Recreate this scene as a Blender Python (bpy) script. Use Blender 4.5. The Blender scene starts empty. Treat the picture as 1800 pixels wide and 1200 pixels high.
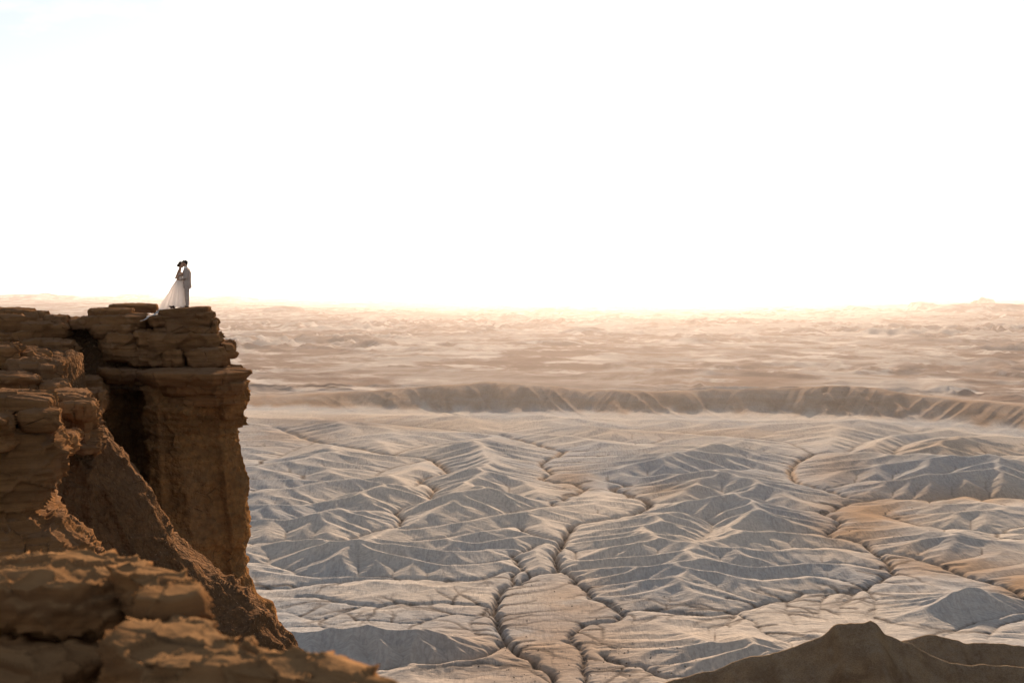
import bpy, bmesh, math, random, time
import numpy as np
from mathutils import Vector, Matrix

SC = bpy.context.scene
COL = SC.collection
T_START = time.time()

# ================================================================ camera, sky, sun, exposure
cam_data = bpy.data.cameras.new('camera')
cam = bpy.data.objects.new('camera', cam_data); COL.objects.link(cam); SC.camera = cam
cam.location = (0, 0, 0)
cam.rotation_euler = (math.radians(90), 0, 0)
cam_data.sensor_width = 36.0
cam_data.lens = 50.0
cam_data.shift_y = -88.0 / 1800.0
cam_data.clip_start = 0.1
cam_data.clip_end = 250000.0
cam_data.dof.use_dof = True
cam_data.dof.focus_distance = 60.0
cam_data.dof.aperture_fstop = 2.4

SUN_AZ, SUN_EL = math.radians(5.0), math.radians(15.0)      # azimuth clockwise from +Y
sun_dir = Vector((math.sin(SUN_AZ) * math.cos(SUN_EL), math.cos(SUN_AZ) * math.cos(SUN_EL), math.sin(SUN_EL)))

world = bpy.data.worlds.new('World'); SC.world = world; world.use_nodes = True
wt = world.node_tree; wt.nodes.clear()
w_out = wt.nodes.new('ShaderNodeOutputWorld'); w_bg = wt.nodes.new('ShaderNodeBackground'); w_sky = wt.nodes.new('ShaderNodeTexSky')
w_sky.sky_type = 'NISHITA'; w_sky.sun_disc = False
w_sky.sun_elevation = SUN_EL; w_sky.sun_rotation = SUN_AZ
w_sky.air_density = 1.0; w_sky.dust_density = 0.6; w_sky.ozone_density = 1.0; w_sky.altitude = 1500
w_bg.inputs['Strength'].default_value = 0.05
w_hs = wt.nodes.new('ShaderNodeHueSaturation'); w_hs.inputs['Saturation'].default_value = 0.34     # thin high veil of cloud
wt.links.new(w_sky.outputs[0], w_hs.inputs['Color']); 
w_tc = wt.nodes.new('ShaderNodeTexCoord'); w_mp = wt.nodes.new('ShaderNodeMapping'); w_mp.inputs['Scale'].default_value = (1, 1, 3.2)
w_n1 = wt.nodes.new('ShaderNodeTexNoise'); w_n1.inputs['Scale'].default_value = 9; w_n1.inputs['Detail'].default_value = 8; w_n1.inputs['Roughness'].default_value = 0.6
w_n2 = wt.nodes.new('ShaderNodeTexNoise'); w_n2.inputs['Scale'].default_value = 2.6; w_n2.inputs['Detail'].default_value = 3
w_r1 = wt.nodes.new('ShaderNodeMapRange'); w_r1.inputs['From Min'].default_value = 0.50; w_r1.inputs['From Max'].default_value = 0.66
w_r2 = wt.nodes.new('ShaderNodeMapRange'); w_r2.inputs['From Min'].default_value = 0.44; w_r2.inputs['From Max'].default_value = 0.56
w_m = wt.nodes.new('ShaderNodeMath'); w_m.operation = 'MULTIPLY'
w_mx = wt.nodes.new('ShaderNodeMix'); w_mx.data_type = 'RGBA'; w_mx.blend_type = 'ADD'; w_mx.inputs[7].default_value = (2.2, 2.1, 2.0, 1)       # thin broken cloud
for a, b in [(w_tc.outputs['Generated'], w_mp.inputs[0]), (w_mp.outputs[0], w_n1.inputs['Vector']), (w_mp.outputs[0], w_n2.inputs['Vector']), (w_n1.outputs[0], w_r1.inputs[0]), (w_n2.outputs[0], w_r2.inputs[0]),
             (w_r1.outputs[0], w_m.inputs[0]), (w_r2.outputs[0], w_m.inputs[1]), (w_m.outputs[0], w_mx.inputs[0]), (w_hs.outputs[0], w_mx.inputs[6]), (w_mx.outputs[2], w_bg.inputs['Color'])]: wt.links.new(a, b)
w_veil = wt.nodes.new('ShaderNodeMix'); w_veil.data_type = 'RGBA'; w_veil.blend_type = 'ADD'; w_veil.inputs[7].default_value = (0.35, 0.34, 0.33, 1)
w_sp = wt.nodes.new('ShaderNodeSeparateXYZ'); w_up = wt.nodes.new('ShaderNodeMapRange'); w_up.inputs['From Max'].default_value = 0.03      # cloud only above the horizon
wt.links.new(w_tc.outputs['Generated'], w_sp.inputs[0]); wt.links.new(w_sp.outputs['Z'], w_up.inputs[0]); wt.links.new(w_up.outputs[0], w_veil.inputs[0])
w_m2 = wt.nodes.new('ShaderNodeMath'); w_m2.operation = 'MULTIPLY'; wt.links.new(w_m.outputs[0], w_m2.inputs[0]); wt.links.new(w_up.outputs[0], w_m2.inputs[1]); wt.links.new(w_m2.outputs[0], w_mx.inputs[0])
wt.links.new(w_hs.outputs[0], w_veil.inputs[6]); wt.links.new(w_veil.outputs[2], w_mx.inputs[6]); wt.links.new(w_bg.outputs[0], w_out.inputs['Surface'])

sun_data = bpy.data.lights.new('sun', 'SUN'); sun = bpy.data.objects.new('sun', sun_data); COL.objects.link(sun)
sun_data.energy = 5.0; sun_data.angle = math.radians(0.6); sun_data.color = (1.0, 0.73, 0.51)
sun.rotation_euler = (-sun_dir).to_track_quat('-Z', 'Y').to_euler()
sun.location = (30, 100, 60)

SC.view_settings.view_transform = 'Standard'; SC.view_settings.look = 'None'
SC.view_settings.exposure = 1.34; SC.view_settings.gamma = 1.0; SC.view_settings.use_curve_mapping = False
SC.render.engine = 'CYCLES'
SC.cycles.use_denoising = True
SC.cycles.max_bounces = 5; SC.cycles.diffuse_bounces = 3; SC.cycles.glossy_bounces = 2; SC.cycles.volume_bounces = 1
SC.cycles.use_adaptive_sampling = False

# ================================================================ helpers
def tag(o, label=None, cat=None, group=None, kind=None):
    if label: o['label'] = label
    if cat: o['category'] = cat
    if group: o['group'] = group
    if kind: o['kind'] = kind
    return o

def mesh_from(name, V, Fq, mat=None, parent=None, smooth=True):
    """numpy verts + quad/tri index array -> linked mesh object"""
    V = np.asarray(V, np.float32); Fq = np.asarray(Fq, np.int32)
    me = bpy.data.meshes.new(name)
    n, k = Fq.shape
    me.vertices.add(len(V)); me.vertices.foreach_set('co', V.ravel())
    me.loops.add(n * k); me.loops.foreach_set('vertex_index', Fq.ravel())
    me.polygons.add(n); me.polygons.foreach_set('loop_start', np.arange(0, n * k, k, dtype=np.int32))
    try: me.polygons.foreach_set('loop_total', np.full(n, k, np.int32))
    except Exception: pass
    me.update(calc_edges=True)
    if smooth: me.polygons.foreach_set('use_smooth', np.ones(n, bool))
    o = bpy.data.objects.new(name, me); COL.objects.link(o)
    if mat: me.materials.append(mat)
    if parent: o.parent = parent
    return o

def grid_faces(nr, nc, wrap=False):
    i = np.arange(nr - 1)[:, None]; j = np.arange(nc if wrap else nc - 1)[None, :]
    j2 = (j + 1) % nc
    a = i * nc + j; b = i * nc + j2; c = (i + 1) * nc + j2; d = (i + 1) * nc + j
    return np.stack([a, b, c, d], -1).reshape(-1, 4)

def attr(o, name, v):
    a = o.data.attributes.new(name, 'FLOAT', 'POINT'); a.data.foreach_set('value', np.asarray(v, np.float32).ravel())

class NT:
    """small node-tree writer"""
    def __init__(s, mat):
        s.m = mat; mat.use_nodes = True; s.t = mat.node_tree; s.t.nodes.clear()
        s.out = s.n('ShaderNodeOutputMaterial')
    def n(s, kind, **kw):
        nd = s.t.nodes.new(kind)
        for k, v in kw.items(): setattr(nd, k, v)
        return nd
    def l(s, a, b): s.t.links.new(a, b)
    def put(s, sock, v):
        if hasattr(v, 'is_output'): s.l(v, sock)
        else: sock.default_value = v
    def coord(s, which='Object'): return s.n('ShaderNodeTexCoord').outputs[which]
    def pos(s): return s.n('ShaderNodeNewGeometry').outputs['Position']
    def mapv(s, v, scale=(1, 1, 1), loc=(0, 0, 0), rot=(0, 0, 0)):
        m = s.n('ShaderNodeMapping'); s.l(v, m.inputs['Vector'])
        m.inputs['Scale'].default_value = scale; m.inputs['Location'].default_value = loc; m.inputs['Rotation'].default_value = rot
        return m.outputs[0]
    def noise(s, v, scale, detail=4, rough=0.55, dist=0.0):
        q = s.n('ShaderNodeTexNoise'); s.l(v, q.inputs['Vector'])
        q.inputs['Scale'].default_value = scale; q.inputs['Detail'].default_value = detail; q.inputs['Roughness'].default_value = rough; q.inputs['Distortion'].default_value = dist
        return q.outputs['Fac']
    def voro(s, v, scale, feature='F1', out='Distance', rand=1.0):
        q = s.n('ShaderNodeTexVoronoi', feature=feature); s.l(v, q.inputs['Vector']); q.inputs['Scale'].default_value = scale
        q.inputs['Randomness'].default_value = rand
        return q.outputs[out]
    def math(s, op, a, b=0.0, c=0.0, clamp=False):
        q = s.n('ShaderNodeMath', operation=op, use_clamp=clamp)
        s.put(q.inputs[0], a); s.put(q.inputs[1], b); s.put(q.inputs[2], c)
        return q.outputs[0]
    def ramp(s, v, a, b, lo=0.0, hi=1.0):
        q = s.n('ShaderNodeMapRange', interpolation_type='SMOOTHSTEP'); s.l(v, q.inputs['Value'])
        q.inputs['From Min'].default_value = a; q.inputs['From Max'].default_value = b
        q.inputs['To Min'].default_value = lo; q.inputs['To Max'].default_value = hi
        return q.outputs[0]
    def mix(s, f, a, b, mode='MIX'):
        q = s.n('ShaderNodeMix', data_type='RGBA', blend_type=mode)
        s.put(q.inputs[0], f)
        s.put(q.inputs[6], a if hasattr(a, 'is_output') else (*a, 1)); s.put(q.inputs[7], b if hasattr(b, 'is_output') else (*b, 1))
        return q.outputs[2]
    def attr(s, name): return s.n('ShaderNodeAttribute', attribute_name=name).outputs['Fac']
    def bump(s, h, dist, strength=1.0, normal=None):
        q = s.n('ShaderNodeBump'); s.l(h, q.inputs['Height']); s.put(q.inputs['Distance'], dist); s.put(q.inputs['Strength'], strength)
        if normal is not None: s.l(normal, q.inputs['Normal'])
        return q.outputs[0]
    def surf(s, color, rough=0.9, normal=None, spec=0.2, **kw):
        p = s.n('ShaderNodeBsdfPrincipled'); s.put(p.inputs['Base Color'], color if hasattr(color, 'is_output') else (*color, 1))
        s.put(p.inputs['Roughness'], rough); p.inputs['Specular IOR Level'].default_value = spec
        if normal is not None: s.l(normal, p.inputs['Normal'])
        for k, v in kw.items(): s.put(p.inputs[k], v)
        s.l(p.outputs[0], s.out.inputs['Surface'])
        return p

def new_mat(name): return NT(bpy.data.materials.new(name))
# ---------------------------------------------------------------- numeric noise
def _hash(ix, iy, iz, seed):
    h = (ix.astype(np.int64) * 374761393 + iy.astype(np.int64) * 668265263 + iz.astype(np.int64) * 2147483647 + seed * 1274126177) & 0xffffffff
    h = ((h ^ (h >> 13)) * 1274126177) & 0xffffffff
    h = ((h ^ (h >> 16)) * 2246822519) & 0xffffffff
    return ((h ^ (h >> 15)) & 0xffffff).astype(np.float32) / 8388607.5 - 1.0

def vnoise(x, y, z=None, seed=0):
    """smooth value noise in -1..1 on arrays"""
    x = np.asarray(x, np.float64); y = np.asarray(y, np.float64)
    if z is None:
        ix = np.floor(x).astype(np.int64); iy = np.floor(y).astype(np.int64)
        fx = x - ix; fy = y - iy
        fx = fx * fx * fx * (fx * (fx * 6 - 15) + 10); fy = fy * fy * fy * (fy * (fy * 6 - 15) + 10)
        o = np.zeros_like(ix)
        a = _hash(ix, iy, o, seed); b = _hash(ix + 1, iy, o, seed)
        c = _hash(ix, iy + 1, o, seed); d = _hash(ix + 1, iy + 1, o, seed)
        return (a + (b - a) * fx) + ((c + (d - c) * fx) - (a + (b - a) * fx)) * fy
    z = np.asarray(z, np.float64)
    ix = np.floor(x).astype(np.int64); iy = np.floor(y).astype(np.int64); iz = np.floor(z).astype(np.int64)
    fx = x - ix; fy = y - iy; fz = z - iz
    fx = fx * fx * (3 - 2 * fx); fy = fy * fy * (3 - 2 * fy); fz = fz * fz * (3 - 2 * fz)
    def pl(k):
        a = _hash(ix, iy, iz + k, seed); b = _hash(ix + 1, iy, iz + k, seed)
        c = _hash(ix, iy + 1, iz + k, seed); d = _hash(ix + 1, iy + 1, iz + k, seed)
        return (a + (b - a) * fx) + ((c + (d - c) * fx) - (a + (b - a) * fx)) * fy
    p = pl(0)
    return p + (pl(1) - p) * fz

def fbm(x, y, z=None, octaves=4, seed=0, gain=0.5):
    s = 0; a = 1.0; t = 0
    for o in range(octaves):
        f = 2.03 ** o
        s = s + a * vnoise(x * f + 17.3 * o, y * f - 9.1 * o, None if z is None else z * f + 5.7 * o, seed + o)
        t += a; a *= gain
    return s / t

def ridged(x, y, octaves=4, seed=0):
    s = 0; a = 1.0; t = 0
    for o in range(octaves):
        f = 2.0 ** o
        s = s + a * (1 - np.abs(vnoise(x * f + 7.7 * o, y * f + 3.1 * o, None, seed + o)) * 1.6)
        t += a; a *= 0.5
    return s / t

def sstep(a, b, v):
    t = np.clip((v - a) / (b - a), 0, 1)
    return t * t * (3 - 2 * t)

def worley(x, y, z, seed=0):
    """F1, F2 and a per-cell value in -1..1"""
    x, y, z = [np.asarray(a, np.float64) for a in (x, y, z)]
    ix, iy, iz = [np.floor(a).astype(np.int64) for a in (x, y, z)]
    f1 = np.full(x.shape, 9.0); f2 = f1.copy(); cid = np.zeros(x.shape)
    for a in (-1, 0, 1):
        for b in (-1, 0, 1):
            for c in (-1, 0, 1):
                cx, cy, cz = ix + a, iy + b, iz + c
                h = _hash(cx, cy, cz, seed)
                dx = cx + .5 + .45 * h - x; dy = cy + .5 + .45 * np.sin(h * 91.7 + 1.3) - y; dz = cz + .5 + .45 * np.sin(h * 57.1 + 4.1) - z
                d = np.sqrt(dx * dx + dy * dy + dz * dz)
                n = d < f1
                f2 = np.where(n, f1, np.minimum(f2, d)); f1 = np.where(n, d, f1); cid = np.where(n, np.sin(h * 133.3), cid)
    return f1, f2, cid

# ---------------------------------------------------------------- valley floor: drainage carved by a stream-power model
H = 140.0            # the camera stands this far above the valley floor
FPX, CX, HY = 2500.0, 900.0, 512.0    # survey units of the tracing: focal length, axis, horizon

def ground(px, py, h=0.0):
    y = (H - h) * FPX / (py - HY)
    return ((px - CX) / FPX * y, y)

# courses of the washes and gullies on the valley floor (survey units)
WASHES = [   # (width class, points)
    (3, [(970,1215),(966,1190),(945,1165),(920,1150),(895,1140),(882,1125),(874,1095),(862,1062),(882,1040),(905,1024),(940,1012),(984,1001),(977,975),(985,953),(997,934),(1033,918),(1087,909),(1126,902),(1141,882),(1113,873),(1082,862),(1097,852),(1070,846)]),
    (2, [(984,1001),(1012,1014),(1022,1035),(1042,1052),(1072,1062),(1090,1074),(1080,1088),(1050,1094),(1020,1106),(1008,1124),(1030,1155),(1022,1175),(1035,1198)]),
    (2, [(1058,1150),(1075,1163),(1110,1170),(1140,1176),(1175,1190)]),
    (1, [(1050,1094),(1062,1115),(1056,1140),(1058,1150)]),
    (2, [(882,1125),(866,1140),(840,1152),(800,1164),(720,1170),(640,1180),(560,1190)]),
    (2, [(862,1062),(840,1062),(780,1060),(700,1058),(640,1062),(580,1050),(520,1045)]),
    (1, [(860,1064),(838,1078),(800,1080),(770,1085),(740,1092),(715,1094),(660,1090),(620,1091),(575,1100),(530,1098),(490,1095)]),
    (1, [(640,1062),(600,1075),(560,1086),(500,1075),(470,1068)]),
    (1, [(850,1072),(830,1100),(840,1125)]),
    (2, [(905,1005),(860,1015),(800,1021),(735,1019),(660,1016),(600,1022),(520,1030),(443,1033),(380,1040)]),
    (1, [(735,1019),(680,1014),(640,1012),(560,1015),(500,1000),(440,975)]),
    (2, [(984,956),(960,958),(925,965),(903,980),(912,1000),(905,1024)]),
    (1, [(903,982),(840,990),(780,992),(730,985)]),
    (1, [(925,967),(860,968),(800,972),(740,965)]),
    (2, [(490,752),(517,763),(557,777),(617,788),(690,800),(757,808),(778,823),(783,837),(742,843),(760,860),(758,877),(763,884),(720,893),(698,903),(711,913),(690,928),(640,938),(600,950),(520,952),(440,955)]),
    (1, [(757,809),(720,816),(683,824),(650,840),(600,848),(520,846),(440,845)]),
    (1, [(742,844),(713,863),(660,866),(600,875),(523,894),(440,905)]),
    (1, [(698,904),(640,905),(580,903),(520,915),(440,925)]),
    (1, [(713,863),(660,852),(600,852),(540,858),(450,868)]),
    (2, [(880,765),(900,770),(945,782),(987,795),(953,813),(967,830),(955,841),(975,848),(1012,852),(1025,860),(1000,873),(960,893),(900,905),(850,915),(790,922),(740,930),(700,935)]),
    (1, [(1000,873),(940,882),(890,868),(850,875)]),
    (2, [(985,953),(930,935),(900,928),(850,936),(790,946),(730,952)]),
    (1, [(985,953),(950,945),(905,948),(850,957),(790,960)]),
    (2, [(1430,798),(1412,806),(1396,818),(1388,832),(1404,850),(1442,861),(1480,870),(1520,880),(1560,879),(1640,880),(1720,878),(1820,880)]),
    (2, [(1520,880),(1480,890),(1455,902),(1478,922),(1460,940),(1500,952),(1546,972),(1566,1003),(1520,1031),(1450,1042),(1386,1053),(1334,1066),(1300,1076),(1260,1079),(1200,1077),(1150,1070)]),
    (2, [(1546,972),(1590,976),(1629,986),(1689,1008),(1754,1027),(1800,1052),(1850,1075)]),
    (1, [(1455,902),(1400,896),(1350,888),(1310,880)]),
    (1, [(1460,940),(1400,940),(1340,942),(1290,945)]),
    (1, [(1566,1003),(1500,992),(1430,990),(1340,1000),(1260,1004)]),
    (1, [(1546,974),(1480,964),(1400,964),(1300,972)]),
    (1, [(1520,1032),(1460,1016),(1380,1016),(1300,1022)]),
    (1, [(1555,905),(1590,916),(1633,928),(1720,936),(1820,944)]),
    (1, [(1520,1031),(1540,1060),(1535,1082),(1560,1095),(1600,1110)]),
    (1, [(1386,1053),(1382,1070),(1395,1090),(1410,1110)]),
    (1, [(1300,1076),(1330,1100),(1370,1125),(1420,1140)]),
    (1, [(1300,1076),(1280,1095),(1250,1115)]),
    (1, [(1450,1042),(1436,1075),(1430,1100)]),
    (1, [(1520,1031),(1480,1060),(1465,1090)]),
    (1, [(1720,1092),(1690,1105),(1650,1125)]), (1, [(1800,1090),(1750,1105),(1720,1130)]), (1, [(1860,1060),(1790,1080),(1720,1092),(1660,1098)]),
    (1, [(1127,903),(1180,910),(1240,918),(1250,930),(1235,945),(1230,965)]),
    (1, [(1141,882),(1200,890),(1250,880),(1300,870)]),
    (1, [(1388,832),(1330,828),(1270,832),(1200,840),(1120,842),(1070,846)]),
    (1, [(1412,806),(1340,795),(1260,790),(1180,782),(1080,776),(987,768),(900,760),(800,745)]),
    (2, [(1430,798),(1480,800),(1560,806),(1660,810),(1760,806),(1850,800)]),
    (1, [(1442,861),(1500,850),(1560,852),(1620,850)]),
    (1, [(985,1001),(1040,1003),(1090,1000),(1140,996)]),
    (1, [(985,960),(1010,968),(1018,985),(1060,985),(1120,980)]),
    (1, [(1090,1074),(1130,1072),(1200,1077)]),
    (1, [(1430,798),(1390,780),(1340,772),(1250,765),(1150,758),(1000,750)]),
    (1, [(1560,806),(1600,780),(1680,772),(1780,765)]), (1, [(1480,800),(1530,775),(1600,765),(1680,758)]),
    (1, [(557,777),(520,790),(470,812),(440,815)]),
    (1, [(690,800),(740,785),(800,778),(880,765)]),
    (1, [(880,765),(800,757),(700,748),(600,740),(500,735)]),
]
# relief of the clay: where the hills stand (x, y, sx, sy, amount), negative for the pans
RELIEF = [
    (640,985,190,20,.75),(640,1150,160,18,1.6),(560,850,120,45,.8),(560,930,140,22,.9),(680,880,70,20,.6),(835,815,70,28,1.25),(850,870,60,25,.9),
    (820,900,80,22,.9),(950,900,50,25,.5),(1320,1000,170,30,.62),(1240,1035,90,30,.42),(1275,890,75,34,1.15),(1350,920,70,25,.7),(1190,825,90,22,1.0),(1030,770,60,14,.8),
    (1280,800,60,16,.7),(1660,850,130,22,1.3),(1740,860,70,18,.9),(1700,780,160,30,1.3),(1560,780,90,22,.7),(1700,920,120,18,.6),(1720,1075,90,14,1.3),(1330,1160,110,24,.9),
    (1100,960,80,40,.35),(1180,920,60,25,.4),(600,800,90,16,.3),(560,760,80,10,.6),(1100,1020,60,30,.3),(960,985,40,14,.5),(880,955,60,14,.7),(1660,965,80,14,.5),(1300,755,200,9,.45),(800,745,200,8,.5),(1100,745,200,8,.4),
    (970,1080,75,60,-.3),(1500,1085,190,32,-.22),(660,1075,190,28,-.16),(1560,920,60,30,-.15),(960,1180,120,30,-.3),
]

def trace(pts, seg=0.6, wob=1.0, seed=0):
    P = np.array([ground(*p) for p in pts], float)
    # Catmull-Rom through the traced points
    Q = np.vstack([2 * P[0] - P[1], P, 2 * P[-1] - P[-2]])
    out = []
    for i in range(1, len(Q) - 2):
        p0, p1, p2, p3 = Q[i - 1], Q[i], Q[i + 1], Q[i + 2]
        n = max(2, int(np.hypot(*(p2 - p1)) / seg))
        t = np.linspace(0, 1, n, endpoint=False)[:, None]
        out.append(0.5 * (2 * p1 + (p2 - p0) * t + (2 * p0 - 5 * p1 + 4 * p2 - p3) * t * t + (3 * p1 - p0 - 3 * p2 + p3) * t ** 3))
    out.append(P[-1:])
    C = np.vstack(out)
    w = 3.0 * wob
    C[:, 0] += w * vnoise(C[:, 0] / 14, C[:, 1] / 14, None, seed) + 0.5 * w * vnoise(C[:, 0] / 5, C[:, 1] / 5, None, seed + 1)
    C[:, 1] += 1.6 * w * vnoise(C[:, 0] / 14, C[:, 1] / 14, None, seed + 2) + 0.8 * w * vnoise(C[:, 0] / 5, C[:, 1] / 5, None, seed + 3)
    return C

R0, R1, TH0, TH1 = 470.0, 2050.0, math.radians(-15.5), math.radians(23.5)
def polar(nr, nt):
    lr = np.linspace(math.log(R0), math.log(R1), nr); th = np.linspace(TH0, TH1, nt)
    LR, T = np.meshgrid(lr, th, indexing='ij')
    R = np.exp(LR)
    return R, T, R * np.sin(T), R * np.cos(T)

def uplift_map(X, Y):
    px = CX + FPX * X / Y; py = HY + FPX * H / Y
    u = np.full(X.shape, 0.30)
    for cx, cy, sx, sy, a in RELIEF:
        u += a * np.exp(-0.5 * (((px - cx) / sx) ** 2 + ((py - cy) / sy) ** 2))
    u *= 1 + 0.35 * fbm(X / 90, Y / 90, None, 3, 11)
    return np.clip(u, 0.035, 1.75) * 0.76

def flow(z, cell, fixed, K, m, dt, iters, U, blur, passes=1, kmap=1.0):
    nr, nt = z.shape; N = nr * nt
    idx = np.arange(N).reshape(nr, nt)
    sh = [(-1,-1),(-1,0),(-1,1),(0,-1),(0,1),(1,-1),(1,0),(1,1)]
    zf = z.ravel().copy(); cf = cell.ravel(); fx = fixed.ravel(); area0 = cf * cf
    Uf = U.ravel()
    rg = np.random.default_rng(3)
    jit = {k: 1 + 0.35 * rg.random((nr, nt)) for k in sh}      # keeps gullies from following the grid
    A = None
    for it in range(iters):
        zf = np.where(fx, zf, zf + Uf * dt)
        for _b in range(passes):
            zz = zf.reshape(nr, nt); l = np.zeros_like(zz)
            l[1:-1, :] += zz[2:, :] + zz[:-2, :] - 2 * zz[1:-1, :]
            l[:, 1:-1] += zz[:, 2:] + zz[:, :-2] - 2 * zz[:, 1:-1]
            c = np.minimum(blur * dt / (cell * cell), 0.2)
            zf = np.where(fx, zf, (zz + c * l).ravel())
        zz = zf.reshape(nr, nt)
        best = np.zeros((nr, nt)); rec = idx.copy()
        for dr, dc in sh:
            a = (slice(max(0, -dr), nr - max(0, dr)), slice(max(0, -dc), nt - max(0, dc)))
            b = (slice(max(0, dr), nr - max(0, -dr)), slice(max(0, dc), nt - max(0, -dc)))
            s = (zz[a] - zz[b]) / (cell[a] * (1.41421 if dr and dc else 1.0)) * jit[(dr, dc)][a]
            better = s > best[a]
            best[a] = np.where(better, s, best[a]); rec[a] = np.where(better, idx[b], rec[a])
        rec = np.where(fixed, idx, rec).ravel()
        # depth of every node in its drainage tree
        d = (rec != idx.ravel()).astype(np.int32); p = rec.copy()
        for _ in range(14):
            nd = d + d[p]; p2 = p[p]
            if np.array_equal(p2, p): d = nd; break
            d, p = nd, p2
        d = np.where(rec == idx.ravel(), 0, d)
        order = np.argsort(d, kind='stable'); cnt = np.bincount(d); ends = np.cumsum(cnt)
        lv = [order[(ends[k - 1] if k else 0):ends[k]] for k in range(len(cnt))]
        A = area0.copy()
        for k in range(len(lv) - 1, 0, -1):
            np.add.at(A, rec[lv[k]], A[lv[k]])
        i = idx.ravel(); rr = rec
        r1, c1 = np.divmod(i, nt); r2, c2 = np.divmod(rr, nt)
        L = cf * np.hypot(r1 - r2, c1 - c2) + 1e-9
        f = K * kmap * dt * A ** m / L
        for k in range(1, len(lv)):
            n = lv[k]; zf[n] = (zf[n] + f[n] * zf[rec[n]]) / (1 + f[n])
    return zf.reshape(nr, nt), A.reshape(nr, nt)

def up2(a):
    n0, n1 = a.shape
    def ax0(q):
        m = 0.5 * (q[:-1] + q[1:]); o = np.empty((2 * q.shape[0] - 1,) + q.shape[1:]); o[0::2] = q; o[1::2] = m; return o
    return ax0(ax0(a).T).T

def valley():
    nr, nt = 308, 143                    # refined twice, to 1229 x 569
    tr = []
    for i, (w, p) in enumerate(WASHES):
        C = trace(p, 0.5, 0.5 + 0.4 * (w > 1), 100 + 7 * i)
        tr.append((w, C if w > 1 else C[:int(.82 * len(C))]))          # the heads of small gullies are left to the water
    z = None
    for level in range(3):
        R, T, X, Y = polar(nr, nt)
        cell = R * (math.log(R1 / R0) / (nr - 1))
        fixed = np.zeros((nr, nt), bool); depth = np.zeros((nr, nt))
        for w, C in tr:
            r = np.hypot(C[:, 0], C[:, 1]); t = np.arctan2(C[:, 0], C[:, 1])
            i = np.rint((np.log(r) - math.log(R0)) / math.log(R1 / R0) * (nr - 1)).astype(int)
            j = np.rint((t - TH0) / (TH1 - TH0) * (nt - 1)).astype(int)
            ok = (i >= 0) & (i < nr) & (j >= 0) & (j < nt)
            fixed[i[ok], j[ok]] = True
        fixed[0, :] |= True; fixed[-1, :] = True
        U = uplift_map(X, Y); KM = np.exp((0.12 + 1.1 * sstep(.24, .10, U)) * fbm(X / 9, Y / 9, None, 3, 21)).ravel()         # clay of uneven hardness
        if level == 0:
            # cone of distance to the nearest wash as a starting surface
            D = np.where(fixed, 0, 1e6)
            for _ in range(90):
                D = np.minimum(D, 1e6)
                D[1:] = np.minimum(D[1:], D[:-1] + cell[1:]); D[:-1] = np.minimum(D[:-1], D[1:] + cell[:-1])
                D[:, 1:] = np.minimum(D[:, 1:], D[:, :-1] + cell[:, 1:]); D[:, :-1] = np.minimum(D[:, :-1], D[:, 1:] + cell[:, :-1])
            D[D > 1e5] = 0
            z = 0.05 * D + 0.6 * np.abs(fbm(X / 12, Y / 12, None, 3, 5)) * (D > 0)
            z, A = flow(z, cell, fixed, 1.0, 0.42, 1.5, 90, U, 7.0, 2, KM)
        else:
            z = up2(z); z = np.where(fixed, 0, z + 0.02 * cell * fbm(X / cell / 4.2, Y / cell / 4.2, None, 2, 9 + level))
            z, A = flow(z, cell, fixed, 1.0, 0.42, 0.6 if level == 1 else 0.25, 22 if level == 1 else 16, U, 5.0 if level == 1 else 3.0, 3 if level == 1 else 2, KM)
        if level < 2:
            nr, nt = 2 * nr - 1, 2 * nt - 1
    return R, T, X, Y, z, A, cell, tr, U
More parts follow.
